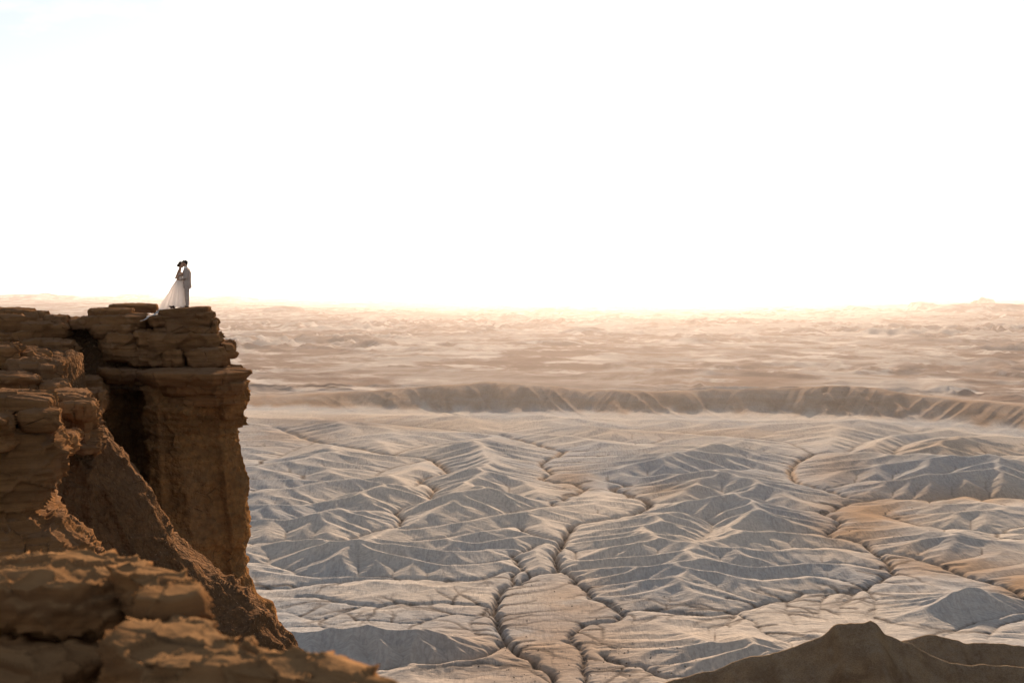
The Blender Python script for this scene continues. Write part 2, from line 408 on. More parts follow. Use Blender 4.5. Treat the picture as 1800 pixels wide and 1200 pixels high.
# ================================================================ valley ground
def mat_clay():
    n = new_mat('badlands_clay'); p = n.pos()
    big = n.noise(p, 0.006, 5, 0.55); mid = n.noise(p, 0.045, 5, 0.6); fine = n.noise(p, 0.55, 6, 0.65)
    col = n.mix(n.ramp(big, 0.35, 0.65), (0.545, 0.50, 0.445), (0.365, 0.385, 0.405))
    col = n.mix(n.math('MULTIPLY', n.ramp(mid, 0.42, 0.75), 0.55), col, (0.58, 0.52, 0.45))
    tan = n.attr('tan'); tn = n.math('MULTIPLY', tan, n.ramp(n.noise(p, 0.03, 5, 0.6), 0.22, 0.5))
    col = n.mix(tn, col, (0.36, 0.25, 0.16))
    esc = n.attr('scarp'); col = n.mix(n.math('MULTIPLY', esc, n.ramp(n.noise(n.mapv(p, (1, 1, 6)), 0.02, 4, 0.6), 0.2, 0.7, 0.55, 1.0)), col, (0.31, 0.215, 0.145))
    far = n.attr('far')
    fp = n.mapv(p, (1.0, 0.75, 1.0))
    f1 = n.noise(fp, 0.0034, 6, 0.66, 0.6); f2 = n.noise(fp, 0.0085, 5, 0.62, 0.4)
    fc = n.mix(n.ramp(f1, 0.43, 0.57), (0.34, 0.315, 0.295), (0.20, 0.15, 0.122))
    fc = n.mix(n.ramp(f2, 0.50, 0.66), fc, (0.50, 0.47, 0.44))
    fc = n.mix(n.math('MULTIPLY', n.ramp(n.noise(fp, 0.0011, 6, 0.66), 0.50, 0.62), 0.7), fc, (0.165, 0.12, 0.10))
    col = n.mix(far, col, fc)
    # gully threads: damp dark silt plus painted shade of the cuts; pale sand in the broad washes
    fl = n.math('MULTIPLY', n.attr('silt_shade'), n.ramp(fine, 0.2, 0.6, 0.7, 1.0))
    col = n.mix(n.math('MULTIPLY', fl, 1.25, clamp=True), col, (0.055, 0.042, 0.034))
    col = n.mix(n.math('MULTIPLY', n.attr('sand'), n.ramp(mid, 0.35, 0.6)), col, (0.54, 0.37, 0.225))
    col = n.mix(n.ramp(fine, 0.3, 0.72, 0.0, 0.55), col, n.mix(0.5, col, (0.17, 0.15, 0.135)))
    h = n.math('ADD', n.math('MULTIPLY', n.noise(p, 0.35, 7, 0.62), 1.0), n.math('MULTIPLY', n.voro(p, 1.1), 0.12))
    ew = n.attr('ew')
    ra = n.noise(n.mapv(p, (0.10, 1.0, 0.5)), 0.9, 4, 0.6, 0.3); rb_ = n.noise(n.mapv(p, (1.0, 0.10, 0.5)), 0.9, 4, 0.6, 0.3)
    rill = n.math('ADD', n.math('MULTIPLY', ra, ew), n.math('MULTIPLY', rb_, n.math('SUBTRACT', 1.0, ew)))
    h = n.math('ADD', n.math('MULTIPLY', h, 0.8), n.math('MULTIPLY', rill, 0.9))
    col = n.mix(n.math('MULTIPLY', n.ramp(rill, 0.42, 0.56, 0.5, 0.0), n.math('SUBTRACT', 1.0, far)), col, n.mix(0.5, col, (0.12, 0.115, 0.115)))  # rills darkened in the colour, standing in for shade inside them
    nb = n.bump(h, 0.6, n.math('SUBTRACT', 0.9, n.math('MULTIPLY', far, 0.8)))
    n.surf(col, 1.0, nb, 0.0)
    return n.m

def blur_grid(a, k):
    for _ in range(k):
        b = np.pad(a, 1, mode='edge')
        a = (b[1:-1, 1:-1] * 4 + 2 * (b[:-2, 1:-1] + b[2:, 1:-1] + b[1:-1, :-2] + b[1:-1, 2:]) + b[:-2, :-2] + b[:-2, 2:] + b[2:, :-2] + b[2:, 2:]) / 16
    return a

SCARP_BASE = [(300,716),(450,722),(600,728),(800,738),(1000,738),(1200,744),(1400,748),(1500,750),(1600,756),(1700,768),(1800,776),(2000,790)]
SCARP_CREST = [(300,706),(440,702),(560,692),(700,683),(780,677),(860,671),(930,676),(1000,681),(1150,688),(1300,687),(1400,684),(1480,681),(1520,683),(1600,697),(1700,703),(1800,712),(2000,718)]
# far mesas and buttes: x, y of the foot, half-width, height (survey units), flatness
BUTTES = [(1735,548,105,11,4),(1729,546,16,20,2),(1622,545,26,11,3),(1505,547,24,7,3),(1300,553,55,4,3),(60,527,90,8,4),(100,526,26,11,3),(235,525,36,7,3),(180,527,20,5,2),(405,529,48,7,3),
          (345,527,20,5,3),(462,536,12,4,2),(500,549,42,9,2),(625,600,46,14,2),(660,610,40,16,2),(745,565,22,4,3),(905,562,46,10,2),(1030,585,44,12,2),(1085,553,22,5,3),(1160,556,16,5,3),
          (1305,592,18,8,2),(1410,585,40,10,2),(1225,600,60,9,2),(1590,652,56,14,2),(1740,640,46,13,2),(1480,625,60,8,2),(520,690,70,8,2),(640,672,40,10,2),(840,672,26,10,2),(780,620,70,8,2),
          (960,604,90,10,2),(1130,620,70,8,2),(1360,640,70,8,2),(1010,645,60,8,2),(880,640,50,8,2),(560,600,60,10,2),(450,590,60,8,2),(1640,600,80,7,2),(1740,590,60,6,2),
          (800,517.6,200,1.6,4),(1450,517.8,260,2.4,4),(600,518,160,2.4,4),(1750,518,120,3.5,4),(1100,523,220,2,4),(1520,522,200,3,4)]

def rivulets(tr, U, R, nr, nt):
    """hair-thin gullies branching off the washes across the flat fans"""
    rg = np.random.default_rng(77); T = np.zeros((nr, nt))
    kr = (nr - 1) / math.log(R1 / R0); kt = (nt - 1) / (TH1 - TH0)
    def cellof(x, y):
        return int(round((math.log(math.hypot(x, y)) - math.log(R0)) * kr)), int(round((math.atan2(x, y) - TH0) * kt))
    def grow(x, y, a, length, wgt, depth):
        n = int(length / .55); bend = rg.normal() * .012; a0 = a
        for q in range(n):
            a += bend * .5 + rg.normal() * .085; a += .02 * (a0 - a)
            x += .55 * math.cos(a); y += .55 * math.sin(a)
            if y < 300: return
            i, j = cellof(x, y)
            if not (0 <= i < nr and 0 <= j < nt) or U[i, j] > .42: return
            if q > 12 and T[i, j] > 0 and q % 5 == 0 and rg.random() < .15: return
            w = wgt * (1 - .75 * q / n); T[i, j] = max(T[i, j], w)
            if wgt > .6 and q < n * .5 and j + 1 < nt: T[i, j + 1] = max(T[i, j + 1], w * .6)
            if depth < 3 and q > 5 and rg.random() < .055:
                grow(x, y, a + rg.choice([-1, 1]) * rg.uniform(.35, .8), length * rg.uniform(.3, .6), w * .85, depth + 1)
    for w, C in tr:
        d = 0; nxt = rg.uniform(4, 16)
        for q in range(1, len(C) - 1):
            d += math.hypot(*(C[q] - C[q - 1]))
            if d > nxt:
                nxt = d + rg.uniform(9, 24)
                if C[q][1] > 1050 or C[q][1] < 300: continue
                i, j = cellof(*C[q])
                if 0 <= i < nr and 0 <= j < nt and U[min(nr - 1, i + 4), j] < .40:
                    t = math.atan2(*(C[q + 1] - C[q - 1])[::-1])
                    grow(C[q][0], C[q][1], t + rg.choice([-1, 1]) * rg.uniform(.5, 1.3), rg.uniform(14, 60), .95, 0)
    return T

def build_ground():
    R, T, X, Y, z, A, cell, tr, U = valley(); print('valley', time.time() - T_START)
    nr, nt = z.shape
    # wash rasters
    wash = np.zeros((nr, nt)); wide = np.zeros((nr, nt)); main = np.zeros((nr, nt))
    for w, C in tr:
        r = np.hypot(C[:, 0], C[:, 1]); t = np.arctan2(C[:, 0], C[:, 1])
        i = np.rint((np.log(r) - math.log(R0)) / math.log(R1 / R0) * (nr - 1)).astype(int); j = np.rint((t - TH0) / (TH1 - TH0) * (nt - 1)).astype(int)
        ok = (i >= 0) & (i < nr) & (j >= 0) & (j < nt)
        wash[i[ok], j[ok]] = np.maximum(wash[i[ok], j[ok]], {1: .62, 2: .85, 3: 1.0}[w] * (1 if w > 1 else np.linspace(1, .25, len(r))[ok]))
        if w == 3: main[i[ok], j[ok]] = 1
        if w >= 2: wide[i[ok], j[ok]] = 1
    riv = rivulets(tr, U, R, nr, nt); rp = np.pad(riv, ((2, 2), (0, 0))); riv = np.maximum.reduce([riv, .85 * rp[1:-3], .85 * rp[3:-1], .5 * rp[:-4], .5 * rp[4:]]); print('rivulets', time.time() - T_START)
    w1 = np.clip(blur_grid(wash, 1) * 2.6, 0, 1); w2 = np.clip(blur_grid(wide, 5) * 5.0, 0, 1)
    z = blur_grid(z, 1)
    z = z - 1.3 * w1 * (0.6 + 0.4 * vnoise(X / 30, Y / 30, None, 71)) - 1.1 * w2 - 1.7 * np.clip(blur_grid(main, 4) * 4.2, 0, 1)
    z = z - 0.35 * np.clip((np.log10(A / 30.0) - 0.3) / 1.6, 0, 1)
    px = CX + FPX * X / Y; py = HY + FPX * H / Y
    lf = np.log10(A / 30.0)
    lfl = np.clip((lf - 0.25) / 1.3, 0, 1) ** .8
    big_ = np.where(A > 1500, lfl, 0); bp = np.pad(big_, 1)
    lfl = np.maximum(lfl, .7 * np.maximum.reduce([bp[:-2, 1:-1], bp[2:, 1:-1], bp[1:-1, :-2], bp[1:-1, 2:]]))
    slo = blur_grid(np.hypot(np.gradient(z, axis=1), np.gradient(z, axis=0)) / cell, 2)
    flowv = lfl * (1 - .65 * sstep(.12, .35, slo)) * sstep(.2, .32, U)
    flowv = np.maximum(np.maximum(flowv, w1 * 0.9), riv * .85); z = z - .35 * riv
    flowv = np.maximum(flowv, .85 * np.clip(blur_grid(main, 3) * 3.2, 0, 1)); flowv = np.maximum(flowv, .7 * np.clip(blur_grid(wide, 2) * 2.4, 0, 1) * sstep(840, 900, py))  # wash lines darkened further, as painted shade inside the cuts
    flowv *= 1 - sstep(800, 755, py)
    tan = np.zeros_like(z)
    for cx, cy, sx, sy, a in [(1530,905,70,26,1),(1500,935,60,22,1),(1680,1000,90,16,.9),(1590,985,40,14,.8),(1790,1030,40,22,1),(1700,882,120,9,.8),(1470,830,45,20,.6),(960,1150,150,60,.75),(1010,1060,60,34,.6),
                              (900,1180,160,30,.6),(1150,1150,120,40,.35),(600,745,120,10,.6),(700,752,120,8,.5),(1250,765,140,8,.5),(500,770,70,16,.5),(1000,845,30,14,.7),(1170,868,40,10,.6),(1660,800,120,8,.5)]:
        tan = np.maximum(tan, a * np.exp(-0.5 * (((px - cx) / sx) ** 2 + ((py - cy) / sy) ** 2)))
    sand = w2 * (0.35 + 0.65 * sstep(905, 850, py)) * (1 - w1) * sstep(1000, 900, py)
    # escarpment across the valley
    thb = np.array([math.atan((p[0] - CX) / FPX) for p in SCARP_BASE]); rb = np.array([H * FPX / (p[1] - HY) for p in SCARP_BASE]) / np.cos(thb)
    rbase = np.interp(T, thb, rb)
    along = rbase * T
    rbase = rbase + 26 * fbm(along / 130, along * 0, None, 3, 41)
    thc = np.array([math.atan((p[0] - CX) / FPX) for p in SCARP_CREST]); cy = np.interp(T, thc, np.array([p[1] for p in SCARP_CREST]))
    rc = rbase + 150
    hc = np.clip(H - (cy - HY) * rc * np.cos(T) / FPX, 6, 60) + 1.6 * fbm(along / 26, along * 0 + 3, None, 4, 44) + 3.0 * fbm(along / 120, along * 0 + 3, None, 2, 45)
    s = R - rbase
    fl = np.abs(vnoise((along + 0.3 * s) / 15, s / 260, None, 51)) * 30 + np.abs(vnoise((along - .2 * s) / 6 + 9, s / 160, None, 52)) * 18 - 16
    fl2 = np.abs(vnoise(along / 55, along * 0 + 2, None, 53)) * 46 - 20
    se = s - np.clip(hc / 30, .3, 1.1) * (fl * sstep(-30, 20, s) + fl2) * sstep(210, 100, s)
    tt = np.clip(se / 150, 0, 1)
    tt = np.clip(se / 150, 0, 1.3); prof = np.minimum(1, 0.30 * tt + 0.70 * sstep(0.34, 1.08, tt))
    back = np.exp(-(np.clip(s - 150, 0, None) / 240) ** 1.3)
    apron = 0.10 * sstep(-130, 0, s) * hc * (1 - prof)
    keep = 1 - 0.75 * sstep(-25, 20, s) * sstep(260, 120, s)
    zz = z * keep * (1 - 0.5 * sstep(-160, -40, s)) + hc * prof * back + apron
    gx_ = blur_grid(np.gradient(zz, axis=1) / cell, 3); gy_ = blur_grid(np.gradient(zz, axis=0) / cell, 3); sl_ = np.clip(np.hypot(gx_, gy_), 0, .5)
    wx = 5 * vnoise(X / 25, Y / 25, None, 81); e_ = sstep(.2, .8, gx_ ** 2 / (gx_ ** 2 + gy_ ** 2 + 1e-5))
    rl = e_ * np.abs(vnoise((X + wx) / 22, (Y + wx) / 2.8, None, 82)) + (1 - e_) * np.abs(vnoise((X + wx) / 2.8, (Y + wx) / 22, None, 83))
    zz = zz - (0.9 - 1.6 * np.clip(rl, 0, .55)) * sl_ * 1.0 * sstep(-30, -120, s)
    scarp = sstep(0.22, 0.62, tt + .12 * vnoise(along / 12, s / 60, None, 58)) * sstep(320, 150, s)
    flowv *= (1 - sstep(-60, 0, s)); sand *= (1 - sstep(-40, 0, s)); tan *= (1 - 0.8 * sstep(-40, 0, s))

    g1 = blur_grid((np.gradient(zz, axis=1) / cell) ** 2, 4); g0 = blur_grid((np.gradient(zz, axis=0) / cell) ** 2, 4); ew = sstep(.25, .75, g1 / (g0 + g1 + 1e-5))
    # ---- far plain, rows from the valley out to the horizon
    def far_height(X, Y):
        r = np.hypot(X, Y)
        amp = np.interp(r, [1500, 2300, 4000, 8000, 16000, 40000, 90000], [6, 8, 17, 25, 34, 44, 60])
        sc = np.interp(r, [1500, 4000, 16000, 90000], [1.0, 1.5, 4.0, 10.0])
        h = amp * (2.2 * np.clip(ridged(X / 75 + .9 * vnoise(X / 200, Y / 200, None, 8), Y / 105 + .6 * vnoise(X / 170, Y / 170, None, 9), 4, 61) - 0.34, 0, None) * (.35 + .65 * sstep(-.3, .4, fbm(X / 700, Y / 1000, None, 3, 64))) * np.interp(r, [5000, 14000], [1, 0.15]) + 0.9 * np.clip(fbm(X / 900, Y / 1500, None, 5, 62), -0.15, 1) + 0.5 * np.clip(fbm(X / 5200, Y / 7000, None, 5, 66), -0.1, 1))
        p = CX + FPX * X / np.maximum(Y, 1); q = HY + FPX * H / np.maximum(Y, 1)
        for cx, cy, hw, ht, fl in BUTTES:
            d = H * FPX / (cy - HY); bx = (cx - CX) / FPX * d; W = hw / FPX * d; hm = ht / FPX * d * (1.45 if cy < 550 else 1.0)
            hv = max(W * 0.9, 0.035 * d)
            sel = np.nonzero((np.abs(X - bx) < 1.6 * W) & (np.abs(Y - d) < 1.6 * hv))
            if not len(sel[0]): continue
            xs, ys, hs = X[sel], Y[sel], h[sel]
            u = (xs - bx) / W; v = (ys - d) / hv
            e = np.sqrt(u * u + v * v) * (1 + 0.35 * fbm(xs / (W * 0.5), ys / (W * 0.5), None, 4, int(cx)))
            h[sel] = np.maximum(hs, hm * (1 - np.clip(e, 0, 1.0) ** fl) * (0.92 + 0.16 * fbm(xs / (W * .3), ys / (W * .3), None, 3, int(cx) + 1)) * (e < 1) + hs * sstep(0.6, 1.0, e) * 0.6)
        return h
    blend = sstep(1650, 2000, R) * sstep(120, 330, s)
    k0 = int(np.argmax(R[:, 0] > 1640)); fh = np.zeros_like(z); fh[k0:] = far_height(X[k0:], Y[k0:])
    zz = zz * (1 - blend * 0.75) + fh * blend
    farv = sstep(60, 420, s)
    # assemble rows: talus below the rim | valley | plain
    r_in = np.array([14, 30, 50, 80, 120, 170, 220, 270, 320, 370, 405]); r_out = np.exp(np.linspace(math.log(R1), math.log(90000), 330))[1:]
    lr = np.exp(np.linspace(math.log(R0), math.log(R1), nr))
    th = np.linspace(TH0, TH1, nt)
    side = np.cumsum(np.geomspace(0.004, 0.2, 12))
    tall = np.concatenate([TH0 - side[::-1], th, TH1 + side]); rall = np.concatenate([r_in, lr])
    RR, TT = np.meshgrid(rall, tall, indexing='ij'); XX, YY = RR * np.sin(TT), RR * np.cos(TT)
    ns = len(side); n0 = len(r_in)
    Z = np.zeros(RR.shape)
    core = np.zeros((nr, len(tall))); core[:, ns:-ns] = zz
    fade = np.exp(-np.arange(1, ns + 1) / 5.0)
    core[:, :ns] = zz[:, :1] * fade[::-1] + 3; core[:, -ns:] = zz[:, -1:] * fade + 3
    Z[n0:n0 + nr] = core
    tz = np.interp(r_in, [14, 50, 120, 220, 320, 430], [92, 90, 78, 54, 26, 2])
    Z[:n0] = tz[:, None] + 4 * fbm(XX[:n0] / 30, YY[:n0] / 30, None, 3, 77)
    Z -= H
    clay = mat_clay()
    o = mesh_from('valley_floor', np.stack([XX, YY, Z], -1).reshape(-1, 3), grid_faces(*RR.shape)[:, ::-1], clay)
    def full(core, inv, outv):
        a = np.zeros(RR.shape); a[:n0] = inv; a[n0:n0 + nr, ns:-ns] = core
        a[n0:n0 + nr, :ns] = core[:, :1] * fade[::-1]; a[n0:n0 + nr, -ns:] = core[:, -1:] * fade
        return a
    attr(o, 'ew', full(ew, .5, .5)); attr(o, 'silt_shade', full(flowv, 0, 0)); attr(o, 'sand', full(sand, 0, 0)); attr(o, 'tan', full(tan, .6, 0)); attr(o, 'scarp', full(scarp, 0, 0)); attr(o, 'far', full(farv, 0, 1))
    tag(o, 'pale grey clay badlands cut by branching dark washes', 'ground', kind='structure')
    # ---- the plain beyond, out to the horizon: every second column of the valley rows, far rows
    tf = np.concatenate([tall[:ns], th[::2], tall[-ns:]]); sel = np.concatenate([np.arange(ns), ns + np.arange(0, nt, 2), len(tall) - ns + np.arange(ns)])
    rf = np.concatenate([[R1 * .985], np.exp(np.linspace(math.log(R1), math.log(5500), 150))[1:], np.exp(np.linspace(math.log(5500), math.log(90000), 190))[1:]])
    RF, TF = np.meshgrid(rf, tf, indexing='ij'); XF, YF = RF * np.sin(TF), RF * np.cos(TF)
    last = Z[-1, sel] + H
    k = np.exp(-np.arange(len(rf)) / 10.0)[:, None]
    ZF = far_height(XF, YF) * (1 - k) + last[None] * k - H
    ZF[0] -= 2.5; ZF[1] -= .5
    q = mesh_from('far_plain', np.stack([XF, YF, ZF], -1).reshape(-1, 3), grid_faces(*RF.shape)[:, ::-1], clay)
    for nm in ('silt_shade', 'sand', 'tan', 'scarp'): attr(q, nm, np.zeros(RF.shape))
    attr(q, 'far', np.ones(RF.shape)); attr(q, 'ew', np.full(RF.shape, .5))
    tag(q, 'hazy brown and white plain with low mesas reaching the horizon', 'plain', kind='structure')
    return o, (XX, YY, Z)

valley_floor, GRID = build_ground()
print('ground', time.time() - T_START)
# ================================================================ cliffs and rock slabs
def mat_rock(name, a, b, c, bed=9.0, crumb=0.0, bump=0.05):
    """bedded sandstone: a base, b darker beds, c dusty grey of blotches and of light painted on tops; crumb = pebbly crust"""
    n = new_mat(name); p = n.pos()
    warp = n.mapv(p, (0.35, 0.35, 1.0))
    beds = n.noise(n.mapv(p, (0.22, 0.22, bed * 0.55)), 1.0, 6, 0.62, 0.35)
    fineb = n.noise(n.mapv(p, (0.6, 0.6, bed * 2.6)), 1.0, 5, 0.6, 0.2)
    blot = n.noise(p, 0.55, 5, 0.6); grain = n.noise(p, 9.0, 6, 0.7); grit = n.noise(p, 38.0, 3, 0.6)
    col = n.mix(n.ramp(beds, 0.36, 0.62), a, b)
    col = n.mix(n.math('MULTIPLY', n.ramp(fineb, 0.5, 0.7), 0.5), col, b)
    col = n.mix(n.math('MULTIPLY', n.ramp(blot, 0.48, 0.72), 0.6), col, c)
    col = n.mix(n.ramp(grain, 0.35, 0.8, 0.0, 0.5), col, n.mix(0.55, col, (0.07, 0.045, 0.03)))
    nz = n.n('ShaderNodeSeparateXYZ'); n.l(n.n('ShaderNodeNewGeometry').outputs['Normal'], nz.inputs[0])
    col = n.mix(n.math('MULTIPLY', n.ramp(nz.outputs['Z'], 0.55, 0.95), n.ramp(n.noise(p, 1.7, 4), 0.3, 0.6, 0.2, 0.75)), col, c)          # light falling on the tops, painted into the colour
    crack = n.voro(n.mapv(p, (0.8, 0.8, 1.5)), 1.1, 'DISTANCE_TO_EDGE')
    cm = n.ramp(crack, 0.0, 0.03, 1.0, 0.0); cm = n.math('MULTIPLY', cm, n.ramp(n.noise(p, 0.9, 3), 0.50 + 0.08 * min(1, crumb), 0.62 + 0.08 * min(1, crumb)))
    col = n.mix(n.math('MULTIPLY', cm, 0.55), col, (0.06, 0.04, 0.027))
    h = n.math('ADD', n.math('MULTIPLY', beds, 0.9), n.math('MULTIPLY', fineb, 0.55))
    h = n.math('ADD', h, n.math('MULTIPLY', grain, 0.55)); h = n.math('SUBTRACT', h, n.math('MULTIPLY', cm, 0.5))
    h = n.math('ADD', h, n.math('MULTIPLY', grit, 0.12))
    if crumb:
        v1 = n.voro(p, 4.5); v2 = n.voro(p, 11.0)
        h = n.math('ADD', h, n.math('MULTIPLY', n.math('ADD', n.math('MULTIPLY', v1, -1.0), n.math('MULTIPLY', v2, -0.5)), crumb))
        col = n.mix(n.math('MULTIPLY', n.ramp(v1, 0.3, 0.75), 0.45 * min(1, crumb)), col, n.mix(0.6, col, (0.05, 0.035, 0.025)))
    nb = n.bump(h, bump, 0.9)
    n.surf(col, 1.0, nb, 0.0)
    return n.m

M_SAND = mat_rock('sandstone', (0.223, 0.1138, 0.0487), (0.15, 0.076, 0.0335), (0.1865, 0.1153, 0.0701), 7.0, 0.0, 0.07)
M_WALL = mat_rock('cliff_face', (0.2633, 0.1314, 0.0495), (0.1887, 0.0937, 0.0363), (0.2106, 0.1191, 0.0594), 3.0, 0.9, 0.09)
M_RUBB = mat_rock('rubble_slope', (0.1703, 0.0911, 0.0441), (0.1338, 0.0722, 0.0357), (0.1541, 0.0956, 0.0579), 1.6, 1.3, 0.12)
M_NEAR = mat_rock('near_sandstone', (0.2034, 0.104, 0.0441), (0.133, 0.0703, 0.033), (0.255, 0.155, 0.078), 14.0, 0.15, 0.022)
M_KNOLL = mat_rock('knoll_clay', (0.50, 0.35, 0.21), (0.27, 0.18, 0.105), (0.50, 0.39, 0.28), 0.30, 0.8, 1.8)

def grid_normals(V, n):
    """V (rows, n, 3) wrapped in n"""
    du = np.roll(V, -1, 1) - np.roll(V, 1, 1)
    dv = np.empty_like(V); dv[1:-1] = V[2:] - V[:-2]; dv[0] = V[1] - V[0]; dv[-1] = V[-1] - V[-2]
    N = np.cross(dv, du); L = np.linalg.norm(N, axis=2, keepdims=True)
    return N / np.maximum(L, 1e-9)

def disp_sand(V, N, k, seed, sc=1.0):
    x, y, z = V[..., 0] / sc, V[..., 1] / sc, V[..., 2] / sc
    side = np.sqrt(np.clip(1 - N[..., 2] ** 2, 0, 1))
    wz = .30 * vnoise(x * .55, y * .55, None, seed + 5)
    out = 0
    for kz, am, s2 in ((4.3, .075, 0), (10.5, .035, 1)):        # beds stand out or recede one by one
        zt = z * kz + wz * kz; li = np.floor(zt); fr = zt - li
        o0 = _hash(li, li * 0, li * 0, seed + s2 * 7) * .6 + .4 * vnoise(x * .5 + li * 3.1, y * .5, None, seed + 9)
        out = out + am * o0 - am * .9 * np.exp(-(np.minimum(fr, 1 - fr) / .09) ** 2)
    wx = .35 * vnoise(x * 1.1, y * 1.1, z * 1.1, seed + 6)
    f1, f2, cid = worley((x + wx) * .95, (y + wx) * .95, z * 1.7 + wx, seed + 11)
    e = f2 - f1
    blocks = .14 * cid - .15 * np.exp(-(e / .05) ** 2)
    lump = 0.09 * fbm(x * .8, y * .8, z * 1.2, 3, seed + 2) + 0.030 * fbm(x * 5, y * 5, z * 7, 3, seed + 3)
    return sc * k * (out * side + blocks * (.30 + .70 * side) + lump)

def disp_rubble(V, N, k, seed):
    x, y, z = V[..., 0], V[..., 1], V[..., 2]
    w = .25 * vnoise(x * 1.3, y * 1.3, z * 1.3, seed + 9)
    f1, f2, c1 = worley((x + w) * 1.5, (y + w) * 1.5, (z + w) * 1.8, seed)
    g1, g2, c2 = worley(x * 4.2, y * 4.2, z * 4.6, seed + 1)
    big = 0.45 * fbm(x * .33, y * .33, z * .33, 3, seed + 3)
    rill = -0.30 * np.exp(-(np.abs(vnoise(x * .9 + z * .18, y * .9, z * .12, seed + 4)) / .10) ** 2)
    return k * (.34 * (.45 - f1) * (.6 + .6 * c1) + .17 * (.5 - g1) * (.5 + .7 * np.abs(c2)) + big + rill + .03 * fbm(x * 8, y * 8, z * 8, 2, seed + 6))

def disp_wall(V, N, k, seed):
    x, y, z = V[..., 0], V[..., 1], V[..., 2]
    up = sstep(-7.2, -4.6, z)              # bedded top, crumbling below
    b = disp_sand(V, N, 1.5, seed + 40)
    vert = -0.42 * np.exp(-(np.abs(vnoise(x * .75, y * .75, z * .10, seed + 7)) / .06) ** 2)
    return k * (b * up + vert) + disp_rubble(V, N, k * (0.45 + 0.55 * (1 - up)), seed + 20)

def loft(name, levels, mat, parent=None, seg=0.07, zseg=0.06, disp=disp_sand, k=1.0, seed=0, smooth=0.55, dome=0.0, tilt=(0, 0), sub=None, zrows=None):
    """levels: (z, closed plan polygon) from the top down, all with the same number of points"""
    levels = sorted(levels, key=lambda l: -l[0])
    zs = np.array([l[0] for l in levels]); P = np.array([l[1] for l in levels], float)
    m = P.shape[1]
    mean = P.mean(0); ln = np.linalg.norm(np.roll(mean, -1, 0) - mean, axis=1)
    if sub is None: sub = [seg] * m
    cnt = [max(2, int(math.ceil(l / s))) for l, s in zip(ln, sub)]
    rows = np.linspace(zs[0], zs[-1], max(3, int((zs[0] - zs[-1]) / zseg))) if zrows is None else zrows
    Pi = np.empty((len(rows), m, 2))
    for a in range(m):
        for c in range(2): Pi[:, a, c] = np.interp(-rows, -zs, P[:, a, c])
    ringl = []
    for a in range(m):
        p0, p1, p2, p3 = Pi[:, (a - 1) % m], Pi[:, a], Pi[:, (a + 1) % m], Pi[:, (a + 2) % m]
        t = np.linspace(0, 1, cnt[a], endpoint=False)[None, :, None]
        p0, p1, p2, p3 = [q[:, None, :] for q in (p0, p1, p2, p3)]
        cr = 0.5 * (2 * p1 + (p2 - p0) * t + (2 * p0 - 5 * p1 + 4 * p2 - p3) * t * t + (3 * p1 - p0 - 3 * p2 + p3) * t ** 3)
        ringl.append((1 - smooth) * (p1 + (p2 - p1) * t) + smooth * cr)
    rings = np.concatenate(ringl, 1); n = rings.shape[1]
    V = np.concatenate([rings, np.repeat(rows[:, None, None], n, 1)], 2)
    cen = rings[0].mean(0)
    rad = np.median(np.linalg.norm(rings[0] - cen, axis=1)); kc = int(np.clip(rad / seg, 4, 60))
    f = (np.arange(kc) / kc) ** 0.8
    cap = cen[None, None] + (rings[0][None] - cen) * f[:, None, None]
    capz = rows[0] + dome * (1 - f ** 2)
    top = np.concatenate([cap, np.repeat(capz[:, None, None], n, 1)], 2)
    cb = rings[-1].mean(0); fb = np.linspace(1, 0, 6)[1:]
    bot = np.concatenate([cb[None, None] + (rings[-1][None] - cb) * fb[:, None, None], np.full((5, n, 1), rows[-1])], 2)
    V = np.concatenate([top, V, bot], 0)
    V[..., 2] += tilt[0] * (V[..., 0] - cen[0]) + tilt[1] * (V[..., 1] - cen[1])
    N = grid_normals(V, n)
    V = V + N * disp(V, N, k, seed)[..., None]
    return mesh_from(name, V.reshape(-1, 3), grid_faces(V.shape[0], n, True), mat, parent)

def at(px, py, d): return ((px - CX) / FPX * d, -(py - HY) / FPX * d)

